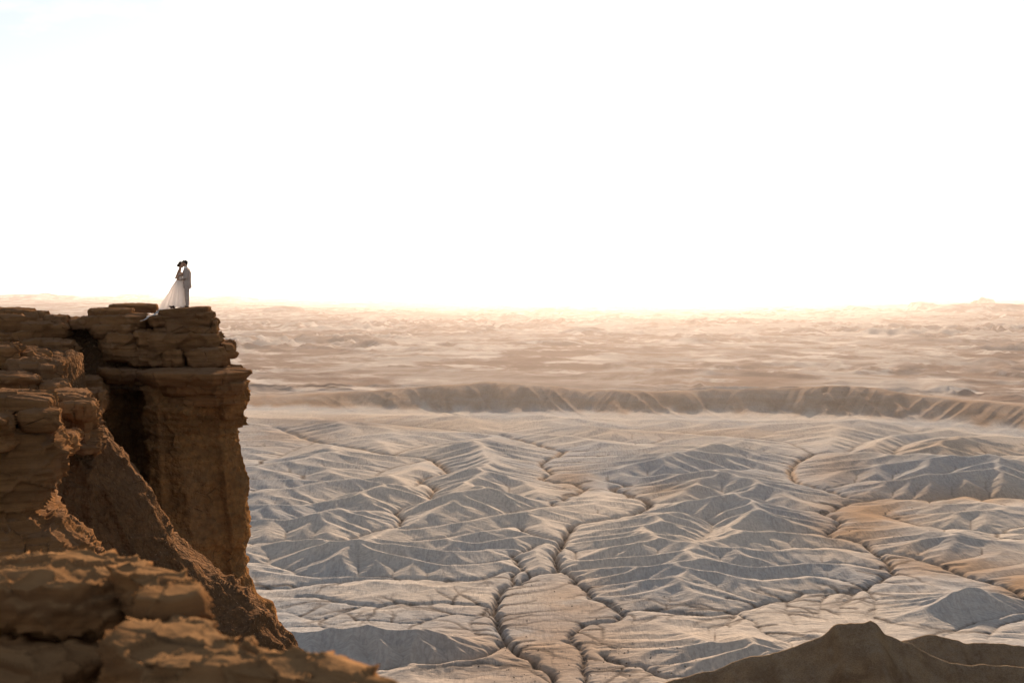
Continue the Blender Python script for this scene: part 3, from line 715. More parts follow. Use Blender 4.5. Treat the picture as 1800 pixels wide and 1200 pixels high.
def slab(parent, px0, px1, pyt, pyb, d, depth=2.5, rnd=0.35, k=1.0, seed=0, tilt=0.0, seg=0.07, mat=None, name='rock_slab', under=0.0, taper=0.0, tip=0.0, dome=0.06, ytilt=0.0):
    """a bed of rock: x from px0..px1, height pyt..pyb as surveyed at distance d; under = undercut at the foot"""
    x0, zt = at(px0, pyt, d); x1, zb = at(px1, pyb + (3 if d > 40 else 0), d)
    rg = np.random.default_rng(seed + 900)
    y0, y1 = d, d + depth; w = x1 - x0
    base = np.array([(x1 - .02 * w + tip * w, y0 + .45 * depth), (x1 - .06 * w, y0 + .14 * depth), (x0 + .72 * w, y0 + .01 * depth), (x0 + .45 * w, y0 + .03 * depth), (x0 + .2 * w, y0), (x0 + .04 * w, y0 + .15 * depth),
                     (x0, y0 + .5 * depth), (x0 + .1 * w, y0 + .9 * depth), (x0 + .5 * w, y1), (x0 + .88 * w, y0 + .92 * depth)])
    base += rg.uniform(-1, 1, base.shape) * np.array([.035 * w, .06 * depth])
    base[:, 0] = np.clip(base[:, 0], x0, x1 + max(0, tip * w))
    base[:, 0] += (base[:, 1] - d) * (px1 - CX) / FPX * .8
    c = base.mean(0); hgt = zt - zb
    lev = []
    for t in np.linspace(0, 1, 11):
        e = abs(2 * t - 1); ins = (1 - math.sqrt(max(0, 1 - e ** (2.2 + 5 * (1 - rnd))))) * rnd * .34 * min(hgt * 0.9, w * .3, depth * .35)
        ins += under * t + taper * (1 - t)
        dvec = base - c; L = np.linalg.norm(dvec, axis=1, keepdims=True)
        lev.append((zt - t * hgt, base - dvec / L * np.minimum(ins, L * 0.8)))
    fine = seg; coarse = seg * 3
    sub = [fine] * 6 + [coarse] * 3 + [fine]
    return loft(name, lev, mat or M_SAND, parent, seg, max(0.035, min(seg * 0.8, hgt / 6)), disp_sand, k * min(1.0, 0.35 + hgt * 0.9), seed, 0.22, dome, (tilt, ytilt), sub)

# ---------------------------------------------------------------- the promontory
def interp_edge(pts, d):
    """silhouette points (survey units) -> function z -> x at distance d"""
    q = sorted([(at(px, py, d)[1], at(px, py, d)[0]) for px, py in pts])
    zz = np.array([a for a, b in q]); xx = np.array([b for a, b in q])
    return lambda z: float(np.interp(z, zz, xx))

def build_promontory():
    xr = interp_edge([(418,680),(430,700),(422,712),(406,735),(408,770),(416,800),(428,850),(435,900),(440,942),(423,962),(434,1000),(455,1050),(478,1100),(492,1135),(525,1200),(640,1400),(900,1700)], 55.0)
    lev = []
    for z in [-3.45, -3.9, -4.3, -4.7, -5.5, -6.2, -7.2, -8.3, -9.2, -9.7, -10.5, -11.6, -12.7, -13.4, -15, -18, -26]:
        r = xr(z); b = max(0, -z - 8.5)
        fr = 52.35 - 0.25 * max(0, -z - 5) * .35 - 0.42 * b
        al = max(0, 1 - b * .12)          # the alcove fades out downwards
        lev.append((z, [(r, 55.2), (r - .22, 53.4 - .1 * b), (r - 1.5 - .1 * b, fr), (-13.25 - .05 * b, fr + .05), (-13.30 + .05 * b, fr + .9), (-13.9, fr + .8 + 3.2 * al), (-15.0, fr + .9 + 3.4 * al), (-15.75, fr + .5 + 1.2 * al), (-16.1, fr + .4),
                        (-18.5, 51.4 - .5 * b), (-24, 51 - .5 * b), (-40, 52), (-40, 78), (-20, 76), (-14.2, 66)]))
    cliff = loft('cliff', lev, M_WALL, None, 0.055, 0.055, disp_wall, 0.62, 7, 0.35, 0.0, (0, 0), [.09, .06, .055, .055, .07, .08, .09, .09, .15, .5, 1, 3, 3, 1.5, .5], np.concatenate([np.arange(-3.45, -14.6, -.06), np.arange(-14.8, -26.1, -.5)]))
    tag(cliff, 'tall tan sandstone cliff with a dark alcove under the couple', 'cliff', kind='structure')
    # bank of dark scree between the beds
    lv = []
    for z, g in [(-1.35, -1.9), (-2.0, -.9), (-2.75, -.15), (-3.2, .35), (-3.7, .9)]:
        lv.append((z, [(-12.6 + g * .25, 58.5), (-12.5 + g * .3, 55.6 - g * .5), (-13.2, 54.3 - g * .75), (-14.6, 54.4 - g * .85), (-16.2, 54.6 - g), (-18.0, 54.2 - g * 1.2), (-21, 53.8 - g * 1.4), (-28, 53.6 - g), (-36, 56), (-36, 70), (-23, 69), (-15.6, 64)]))
    loft('scree_bank', lv, M_RUBB, cliff, 0.07, 0.06, disp_rubble, 0.38, 31, 0.5, 0.1, (0, 0), [.07, .07, .07, .07, .07, .09, .3, 1, 1, 1, .5, .2])
    S = lambda *a, **k: slab(cliff, *a, **k)
    # ledge above the wall
    S(228, 446, 655, 676, 51.6, 4.2, .75, .8, 101, -.004, .055, tip=.0, under=.35, dome=.10, ytilt=.03)
    S(262, 436, 674, 694, 51.9, 3.6, .6, .8, 102, 0, .055, under=.2)
    S(300, 424, 690, 712, 52.2, 3.0, .5, .9, 103, 0, .055)
    S(168, 258, 650, 672, 53.0, 3.2, .6, .8, 104, .01, .06, under=.3)
    S(118, 180, 668, 700, 51.5, 3.0, .5, 1, 105, 0, .06)
    S(140, 182, 696, 722, 51.6, 2.6, .5, .9, 106, 0, .06)
    # beds under the couple, lowest first
    S(284, 323, 616, 641, 53.6, 1.5, .95, .5, 111, .02, .04, name='boulder', mat=M_SAND)
    S(321, 402, 613, 643, 53.3, 3.0, .7, .55, 112, .03, .05, taper=.05)
    S(228, 300, 606, 640, 53.7, 3.0, .7, .8, 113, -.03, .05)
    S(360, 411, 603, 625, 54.2, 2.4, .7, .7, 114, -.10, .045)
    S(250, 386, 590, 618, 53.7, 3.4, .55, .9, 115, .0, .05)
    S(262, 380, 576, 594, 53.8, 3.4, .6, .7, 116, .0, .045)
    S(272, 379, 562, 580, 53.9, 3.2, .5, .7, 117, .0, .045, under=.12)
    S(250, 377, 553, 569, 53.6, 3.6, .7, .6, 118, .085, .04, under=.2, dome=.05)
    cap = S(270, 373, 542.5, 555, 53.7, 3.4, .6, .35, 119, .075, .04, under=.15, dome=.04)
    S(372, 380, 566, 583, 54.2, 1.6, .9, .5, 120, 0, .04, name='boulder')
    # beds to the left of the couple
    S(186, 276, 536, 547, 58.0, 3.5, .6, .45, 121, .0, .05)
    S(150, 236, 544, 557, 54.6, 3.2, .8, .55, 122, .0, .05, under=.15)
    S(138, 262, 556, 575, 54.3, 3.4, .7, .8, 123, .015, .05)
    S(152, 250, 572, 594, 54.0, 3.2, .8, .9, 124, -.02, .05, under=.25)
    S(178, 262, 588, 612, 53.8, 3.2, .7, .9, 125, .01, .05)
    S(172, 250, 606, 634, 53.6, 3.0, .8, .9, 126, -.05, .05, under=.2)
    S(236, 268, 584, 606, 53.5, 1.8, .95, .6, 127, 0, .045, name='boulder')
    S(116, 160, 562, 576, 54.6, 2.4, .8, .8, 128, .05, .05)
    # far left beds
    S(-60, 57, 545, 557, 54.0, 4.0, .5, .7, 131, .0, .06)
    S(-60, 70, 555, 582, 53.6, 4.2, .6, 1, 132, -.01, .06)
    S(20, 122, 570, 593, 53.2, 3.4, .75, 1, 133, -.035, .06, under=.25)
    S(72, 118, 556, 575, 54.4, 1.8, .9, .8, 134, -.03, .05, name='boulder')
    S(55, 80, 551, 570, 54.8, 1.6, .9, .8, 135, 0, .05, name='boulder')
    S(28, 138, 600, 634, 52.2, 3.4, .75, 1, 136, -.02, .06, under=.3)
    S(-60, 60, 585, 612, 52.6, 3.6, .6, 1, 137, .02, .06)
    return cliff

def build_spurs():
    xe = interp_edge([(98,768),(130,772),(160,786),(188,822),(214,850),(240,880),(252,906),(270,940),(290,975),(320,1005),(350,1030),(400,1075),(440,1105),(464,1135),(560,1235),(760,1430)], 40.0)
    lev = []
    for z in [-4.05, -4.2, -4.5, -5.0, -5.9, -6.4, -6.9, -7.4, -8.3, -9.0, -9.6, -10.2, -11.6, -14.6]:
        r = xe(z); kx = -z - 4
        lev.append((z, [(r, 41.2), (r - .35, 40.0), (r - 1.0 - .25 * kx, 39.2 - .45 * kx), (r - 2.4 - .3 * kx, 38.2 - .7 * kx), (-15 - .2 * kx, 37.6 - .7 * kx), (-22, 37.4 - .6 * kx), (-30, 40), (-30, 51), (-18, 50), (r - 1.5, 45)]))
    sp = loft('rubble_spur', lev, M_RUBB, None, 0.05, 0.045, disp_rubble, 0.62, 53, 0.5, 0.05, (0, 0), [.09, .05, .05, .06, .10, .5, 1, 1, .6, .2], np.concatenate([np.arange(-4.05, -11.2, -.055), np.arange(-11.5, -14.7, -.4)]))
    tag(sp, 'crumbling brown rubble spur descending to the right below the ledges', 'rock spur', kind='structure')
    S = lambda *a, **k: slab(sp, *a, **k)
    # shelf with a thin lip and the stub that carries it
    S(86, 178, 712, 738, 37.0, 2.6, .75, .8, 201, -.05, .04, under=.35, taper=.25)
    S(84, 150, 696, 722, 38.0, 2.4, .7, .8, 202, -.08, .045)
    S(96, 166, 734, 800, 38.0, 2.6, .4, .9, 203, 0, .045)
    S(88, 136, 766, 800, 35.0, 1.6, .95, .6, 204, 0, .035, name='boulder')
    # shelves further up
    S(-40, 26, 612, 668, 44.0, 2.5, .7, 1, 205, 0, .05)
    S(8, 106, 640, 676, 43.0, 2.6, .75, 1, 206, -.06, .05, under=.3)
    S(-40, 80, 622, 652, 45.0, 2.6, .7, 1, 207, -.05, .05)
    S(24, 118, 676, 706, 42.0, 2.6, .75, 1, 208, -.05, .05, under=.2)
    S(-40, 70, 664, 700, 41.5, 2.6, .6, 1, 209, 0, .05)
    S(92, 180, 690, 716, 46.0, 2.6, .6, 1, 210, 0, .05)
    lv = []
    for z, g in [(-2.2, -.9), (-2.8, -.3), (-3.4, .2), (-4.2, .8), (-5.2, 1.2)]:
        lv.append((z, [(-14.4 + .2 * g, 47), (-14.6 + .3 * g, 44.9 - g * .4), (-16.2, 43.6 - g), (-19, 43.2 - g), (-26, 44), (-26, 53), (-18, 53), (-15.2, 50)]))
    loft('scree_bank', lv, M_RUBB, sp, 0.07, 0.06, disp_rubble, 0.42, 61, 0.5, 0.1, (0, 0), [.1, .07, .07, .1, .5, 1, 1, .4])
    # ---- nearer bedded pillar at the left
    xp = interp_edge([(70,745),(88,762),(96,778),(99,800),(96,830),(84,852),(74,880),(62,900),(96,930),(150,980),(230,1060),(300,1130)], 31.0)
    lev = []
    for z in [-2.9, -3.1, -3.3, -3.57, -3.94, -4.2, -4.5, -4.8, -5.2, -5.8, -6.8, -8]:
        r = xp(z); b = max(0, -z - 4.7)
        lev.append((z, [(r, 31.4), (r - .12, 30.6 - .3 * b), (r - .8, 30.2 - .5 * b), (r - 2.0, 30.0 - .5 * b), (-14, 30), (-17, 31), (-17, 36), (-12, 36), (r - .6, 33.2)]))
    pil = loft('rock_pillar', lev, M_SAND, None, 0.045, 0.04, lambda V, N, k, s: disp_sand(V, N, k, s) * 1.0 + disp_rubble(V, N, 0.16, s + 3) * sstep(-3.4, -4.6, V[..., 2]), 0.75, 71, 0.5, 0.05, (0, 0), [.05, .04, .04, .06, .4, .5, .5, .4, .06])
    tag(pil, 'bedded sandstone pillar with a sunlit right edge at the left of the view', 'rock pillar', kind='structure')
    S = lambda *a, **k: slab(pil, *a, **k)
    S(20, 108, 726, 762, 30.2, 1.9, .9, .6, 221, .02, .03, under=.2)
    S(-30, 93, 700, 729, 30.6, 2.2, .7, .7, 222, -.07, .03)
    S(-40, 18, 736, 792, 29.6, 1.8, .8, .8, 223, 0, .03, name='boulder')
    S(-40, 60, 752, 780, 30.4, 2.0, .6, .7, 224, 0, .03)
    return sp, pil

def build_near_ledge():
    """the rim the photographer stands on"""
    def blk(parent, name, poly, zt, zb, k, seed, tilt=(0, 0), dome=.05, seg=.020, rnd=.10, mat=M_NEAR):
        P = np.array(poly, float); c = P.mean(0); dv = P - c; L = np.linalg.norm(dv, axis=1, keepdims=True)
        lev = []
        for t in np.linspace(0, 1, 13):
            e = 1 - t / .35
            ins = rnd * (1 - math.sqrt(max(0, 1 - e * e))) if e > 0 else -0.05 * math.sin((t - .35) / .65 * math.pi)
            lev.append((zt + (zb - zt) * t, P - dv / L * ins))
        ln = [np.linalg.norm(P[(i + 1) % len(P)] - P[i]) for i in range(len(P))]
        def dsp(V, N, kk, s):
            x, y, z = V[..., 0], V[..., 1], V[..., 2]
            return disp_sand(V, N, kk * 1.9, s, .30) + kk * (.06 * fbm(x * 2.2, y * 2.2, z * 2.2, 3, s + 4) - .05 * sstep(.3, .7, vnoise(x * 2.6, y * 2.6, z * 2.6, s + 5)))
        return loft(name, lev, mat, parent, seg, seg, dsp, k, seed, .5, dome, tilt, None)
    # plan positions in metres, camera at the origin looking along +y
    base = blk(None, 'rim_ledge', [(-.9, 6.4), (-1.2, 5.2), (-1.6, 3.0), (-.6, 1.2), (.5, .8), (.8, -1.5), (-1, -3), (-7, -3), (-7.5, 4), (-6.2, 8.6), (-3.2, 8.9), (-2.0, 7.9)], -2.25, -4.6, 1.2, 301, (0, 0), .02, .10, .2)
    tag(base, 'near sandstone rim with sunlit edges along the bottom left', 'rock ledge', kind='structure')
    B = lambda *a, **k: blk(base, 'rock_slab', *a, **k)
    B([(-2.26, 8.85), (-2.22, 8.45), (-2.28, 8.12), (-2.75, 8.05), (-3.3, 8.15), (-4.2, 8.0), (-5.0, 8.5), (-4.4, 9.25), (-3.3, 9.1), (-2.6, 9.0)], -1.70, -2.7, .60, 311, (.015, .03), .02, rnd=.06)      # back left
    B([(-1.79, 8.15), (-1.70, 7.75), (-1.80, 7.62), (-2.04, 7.62), (-2.10, 7.9), (-2.36, 8.32), (-2.1, 8.36)], -1.635, -2.5, .45, 312, (-.05, .02), .012, rnd=.05)                                          # sunlit flat block
    B([(-1.62, 7.5), (-1.16, 6.98), (-.82, 6.80), (-.46, 6.50), (-.60, 6.38), (-1.0, 6.52), (-1.35, 6.62), (-1.75, 6.75), (-2.0, 7.0), (-2.0, 7.42), (-1.85, 7.6)], -1.77, -2.5, .60, 313, (-.02, .03), .012, rnd=.06)   # tongue
    B([(-2.2, 7.95), (-2.22, 7.5), (-2.35, 7.2), (-3.0, 7.05), (-3.9, 7.2), (-4.2, 7.7), (-3.4, 8.1), (-2.7, 8.05)], -2.02, -2.9, .7, 314, (.0, .05), .02, rnd=.08)
    B([(-1.0, 6.4), (-1.1, 6.05), (-1.5, 5.8), (-2.0, 5.95), (-2.15, 6.5), (-1.9, 6.85), (-1.4, 6.7)], -1.98, -2.7, .7, 315, (-.03, .05), .02, rnd=.08)
    return base

def build_knoll():
    cr = [(1000,1290),(1120,1225),(1200,1196),(1262,1180),(1330,1157),(1400,1141),(1436,1126),(1460,1112),(1472,1102),(1500,1099),(1535,1097),(1548,1103),(1560,1116),(1590,1130),(1612,1137),(1640,1155),(1680,1170),(1720,1174),(1760,1173),(1850,1180),(2000,1210)]
    def sheet(name, crest, yc, x0, x1, y0, y1, step, seed, slope_f, slope_b, label, mat, yw=0):
        xs = np.arange(x0, x1, step); ys = np.arange(y0, y1, step)
        Xg, Yg = np.meshgrid(xs, ys)
        cx = np.array([(p[0] - CX) / FPX * yc for p in crest]); cz = np.array([-(p[1] - HY) / FPX * yc for p in crest])
        line = yc + yw * vnoise(Xg / 26, Xg * 0, None, seed) * 7
        zc = np.interp(Xg, cx, cz) + 0.35 * fbm(Xg / 2.2, Xg * 0, None, 3, seed + 1)
        s = Yg - line
        gul = np.abs(vnoise(Xg / 7 + s * .02, s / 45, None, seed + 2)) * 1.0 + np.abs(vnoise(Xg / 3, s / 22, None, seed + 3)) * .45
        d = np.abs(s); sl = np.where(s < 0, slope_f, slope_b)
        z = zc - sl * np.maximum(0, d - .4) - 3.4 * gul * sstep(0, 12, d) - .5 * np.abs(vnoise(Xg / 1.6, s / 9, None, seed + 8)) * sstep(0, 6, d) + 1.3 * fbm(Xg / 11, Yg / 11, None, 4, seed + 4) * sstep(1, 10, d)
        # resistant band standing out below the crest
        z += 0.7 * vnoise(Xg / 60, Xg * 0 + .3, None, seed + 6) * np.exp(-((d - 7) / 2.0) ** 2)
        o = mesh_from(name, np.stack([Xg, Yg, z], -1).reshape(-1, 3), grid_faces(*Xg.shape), mat)
        tag(o, label, 'hill', kind='structure'); return o
    sheet('knoll', cr, 250, 8, 125, 214, 290, .5, 401, .62, .75, 'brown shaded knoll with a rounded peak at the lower right', M_KNOLL, .35)
    cr2 = [(1500,1175),(1560,1140),(1590,1126),(1615,1122),(1632,1118),(1646,1116),(1670,1124),(1700,1131),(1760,1133),(1830,1136),(1950,1150),(2100,1200)]
    sheet('hill', cr2, 330, 76, 170, 292, 372, .6, 431, .5, .6, 'grey brown ridge just behind the brown knoll', M_KNOLL, .3)

cliff = build_promontory(); print('cliff', time.time() - T_START)
build_spurs(); build_near_ledge(); build_knoll(); print('rocks', time.time() - T_START)
# ================================================================ the couple
from mathutils.bvhtree import BVHTree
def bvh_of(objs):
    V, Fc, off = [], [], 0
    for o in objs:
        me = o.data; v = np.empty(len(me.vertices) * 3, np.float32); me.vertices.foreach_get('co', v)
        V.append(v.reshape(-1, 3)); f = np.empty(len(me.loops), np.int32); me.loops.foreach_get('vertex_index', f)
        Fc.append(f.reshape(-1, 4) + off); off += len(me.vertices)
    return BVHTree.FromPolygons(np.vstack(V).tolist(), np.vstack(Fc).tolist())
ROCKS = bvh_of([o for o in [cliff] + list(cliff.children)])
def rock_z(x, y, top=3.0, default=-2.0):
    h = ROCKS.ray_cast(Vector((x, y, top)), Vector((0, 0, -1)))
    return h[0].z if h[0] is not None else default

def plain(name, col, rough=0.8, spec=0.2, bump=None, transl=0.0, var=0.15):
    n = new_mat(name); p = n.coord('Object')
    c = n.mix(n.ramp(n.noise(p, 14, 4), 0.35, 0.7, 0, 1), col, tuple(q * (1 - var) for q in col))
    nb = n.bump(n.noise(p, bump[0], 4), bump[1], 0.6) if bump else None
    pr = n.surf(c, rough, nb, spec)
    if transl:
        t = n.n('ShaderNodeBsdfTranslucent'); n.l(c, t.inputs['Color']); m = n.n('ShaderNodeMixShader'); m.inputs[0].default_value = transl
        n.l(pr.outputs[0], m.inputs[1]); n.l(t.outputs[0], m.inputs[2]); n.l(m.outputs[0], n.out.inputs['Surface'])
    return n.m
M_SKIN = plain('skin', (0.46, 0.27, 0.18), 0.55, 0.3, None, 0, .1); M_HAIR_B = plain('brown_hair', (0.055, 0.028, 0.016), 0.5, 0.3, (60, .01)); M_HAIR_G = plain('dark_hair', (0.022, 0.014, 0.010), 0.5, 0.3, (60, .01))
M_GOWN = plain('white_tulle', (0.90, 0.885, 0.88), 0.85, 0.1, (26, .012), 0.6, .03); M_BOD = plain('white_lace', (0.76, 0.72, 0.68), 0.8, 0.15, (70, .01), 0.1, .15)
M_SUIT = plain('taupe_wool', (0.42, 0.345, 0.31), 0.9, 0.1, (40, .01), 0, .2); M_SHIRT = plain('white_shirt', (0.8, 0.79, 0.77), 0.8, 0.1); M_SHOE = plain('brown_leather', (0.045, 0.026, 0.018), 0.4, 0.4)
M_LEAF = plain('dark_petals', (0.05, 0.025, 0.022), 0.7, 0.2); M_EYE = plain('dark_eye', (0.02, 0.015, 0.012), 0.3, 0.5); M_LIP = plain('lips', (0.36, 0.13, 0.10), 0.5, 0.3)

def caps_mesh(caps, seg=14):
    """tapered capsules (p0, r0, p1, r1) and ellipsoids (center, (rx, ry, rz)) -> verts, faces of closed shells"""
    V, Fq, off = [], [], 0
    for c in caps:
        if len(c) == 2:
            c0, r = np.array(c[0], float), np.array(c[1], float)
            ph = np.linspace(0.02, math.pi - 0.02, 12); th = np.arange(seg) * 2 * math.pi / seg
            v = np.stack([np.sin(ph)[:, None] * np.cos(th), np.sin(ph)[:, None] * np.sin(th), np.cos(ph)[:, None] * np.ones(seg)], -1) * r + c0
        else:
            a, r0, b, r1 = np.array(c[0], float), c[1], np.array(c[2], float), c[3]
            ax = b - a; L = max(np.linalg.norm(ax), 1e-6); ax = ax / L
            u = np.cross(ax, (0, 0, 1) if abs(ax[2]) < .9 else (1, 0, 0)); u /= np.linalg.norm(u); w = np.cross(ax, u)
            rows = [(-r0 * math.cos(t), r0 * math.sin(t)) for t in np.linspace(0.05, math.pi / 2, 5)] + [(L + r1 * math.sin(t), r1 * math.cos(t)) for t in np.linspace(0, math.pi / 2 - .05, 5)]
            th = np.arange(seg) * 2 * math.pi / seg
            v = np.stack([a + ax * h + rr * (np.cos(th)[:, None] * u + np.sin(th)[:, None] * w) for h, rr in rows])[::-1]
        nr_ = v.shape[0]; f = grid_faces(nr_, seg, True)
        cap0 = v[0].mean(0); cap1 = v[-1].mean(0)
        V.append(np.vstack([v.reshape(-1, 3), cap0, cap1])); n0 = nr_ * seg
        t0 = [(n0, (j + 1) % seg, j, j) for j in range(seg)]; t1 = [(n0 + 1, (nr_ - 1) * seg + j, (nr_ - 1) * seg + (j + 1) % seg, (nr_ - 1) * seg + (j + 1) % seg) for j in range(seg)]
        Fq.append([tuple(q + off for q in r) for r in f.tolist()] + [tuple(dict.fromkeys(q + off for q in r)) for r in t0 + t1]); off += n0 + 2
    return np.vstack(V), [f for g in Fq for f in g]

def flesh(name, caps, mat, voxel, parent=None, smooth=6, shape=None, dec=0.2):
    """one continuous skin over the capsules"""
    V, Fq = caps_mesh(caps)
    me = bpy.data.meshes.new('tmp'); me.from_pydata(V.tolist(), [], Fq); me.update()
    bm = bmesh.new(); bm.from_mesh(me); bmesh.ops.recalc_face_normals(bm, faces=bm.faces); bm.to_mesh(me); bm.free()
    o = bpy.data.objects.new('tmp', me); COL.objects.link(o)
    m = o.modifiers.new('r', 'REMESH'); m.mode = 'VOXEL'; m.voxel_size = voxel
    s = o.modifiers.new('s', 'SMOOTH'); s.iterations = smooth; s.factor = 0.5
    if dec < 1: dm = o.modifiers.new('d', 'DECIMATE'); dm.ratio = dec
    dg = bpy.context.evaluated_depsgraph_get(); dg.update()
    res = bpy.data.meshes.new_from_object(o.evaluated_get(dg)); res.name = name
    bpy.data.objects.remove(o); bpy.data.meshes.remove(me)
    if shape is not None:
        v = np.empty(len(res.vertices) * 3, np.float32); res.vertices.foreach_get('co', v); v = shape(v.reshape(-1, 3)); res.vertices.foreach_set('co', v.astype(np.float32).ravel()); res.update()
    res.polygons.foreach_set('use_smooth', np.ones(len(res.polygons), bool)); res.materials.clear(); res.materials.append(mat)
    q = bpy.data.objects.new(name, res); COL.objects.link(q)
    if parent: q.parent = parent
    return q

def hand(w, fwd, side, up, r=.0085, L=.085, curl=.5):
    """palm and five bent fingers; w wrist, fwd finger direction, side towards the thumb, up back of the hand"""
    w, fwd, side, up = [np.array(a, float) for a in (w, fwd, side, up)]
    out = []; pc = w + fwd * .045
    for k in (-1, 0, 1): out.append((w + side * .018 * k, .017, w + fwd * .085 + side * .024 * k, .014))
    for i, (s, l) in enumerate([(.033, .9), (.011, 1.05), (-.011, 1.0), (-.032, .8)]):
        a = w + fwd * .088 + side * s; b = a + fwd * L * .45 * l - up * .012 * curl; c = b + (fwd * .75 - up * curl) * L * .33 * l; d = c + (fwd * .35 - up * 1.2 * curl) * L * .28 * l
        out += [(a, r * 1.1, b, r), (b, r, c, r * .95), (c, r * .95, d, r * .8)]
    a = w + fwd * .02 + side * .025; b = a + fwd * .035 + side * .03 - up * .012; c = b + fwd * .034 + side * .006 - up * .012
    out += [(a, .014, b, .010), (b, .010, c, .0085)]
    return out

def head(c, f, hw=.080, hd=.104, hh=.126):
    """c centre, f = facing sign along x"""
    x, y, z = c
    return [((x, y, z + .02), (hd, hw, hh - .02)), ((x + f * .022, y, z - .035), (.066, hw * .80, .075)), ((x + f * .052, y, z - .088), .026, (x + f * .064, y, z - .090), .023),
            ((x + f * .086, y, z + .012), .010, (x + f * .105, y, z - .020), .0135), ((x + f * .074, y - .025, z + .032), .016, (x + f * .074, y + .025, z + .032), .016),
            ((x + f * .084, y - .012, z - .054), .009, (x + f * .084, y + .012, z - .054), .009), ((x - f * .004, y - hw - .004, z + .0), (.022, .010, .030)), ((x - f * .004, y + hw + .004, z + .0), (.022, .010, .030)),
            ((x + f * .05, y - .036, z - .01), (.026, .022, .024)), ((x + f * .05, y + .036, z - .01), (.026, .022, .024))]

def face_bits(parent, c, f):
    x, y, z = c
    for s in (-1, 1): flesh('eye', [((x + f * .083, y + s * .030, z + .010), (.009, .013, .008))], M_EYE, .003, parent, 1)
    flesh('mouth', [((x + f * .090, y - .016, z - .054), .0065, (x + f * .090, y + .016, z - .054), .0065)], M_LIP, .003, parent, 1)

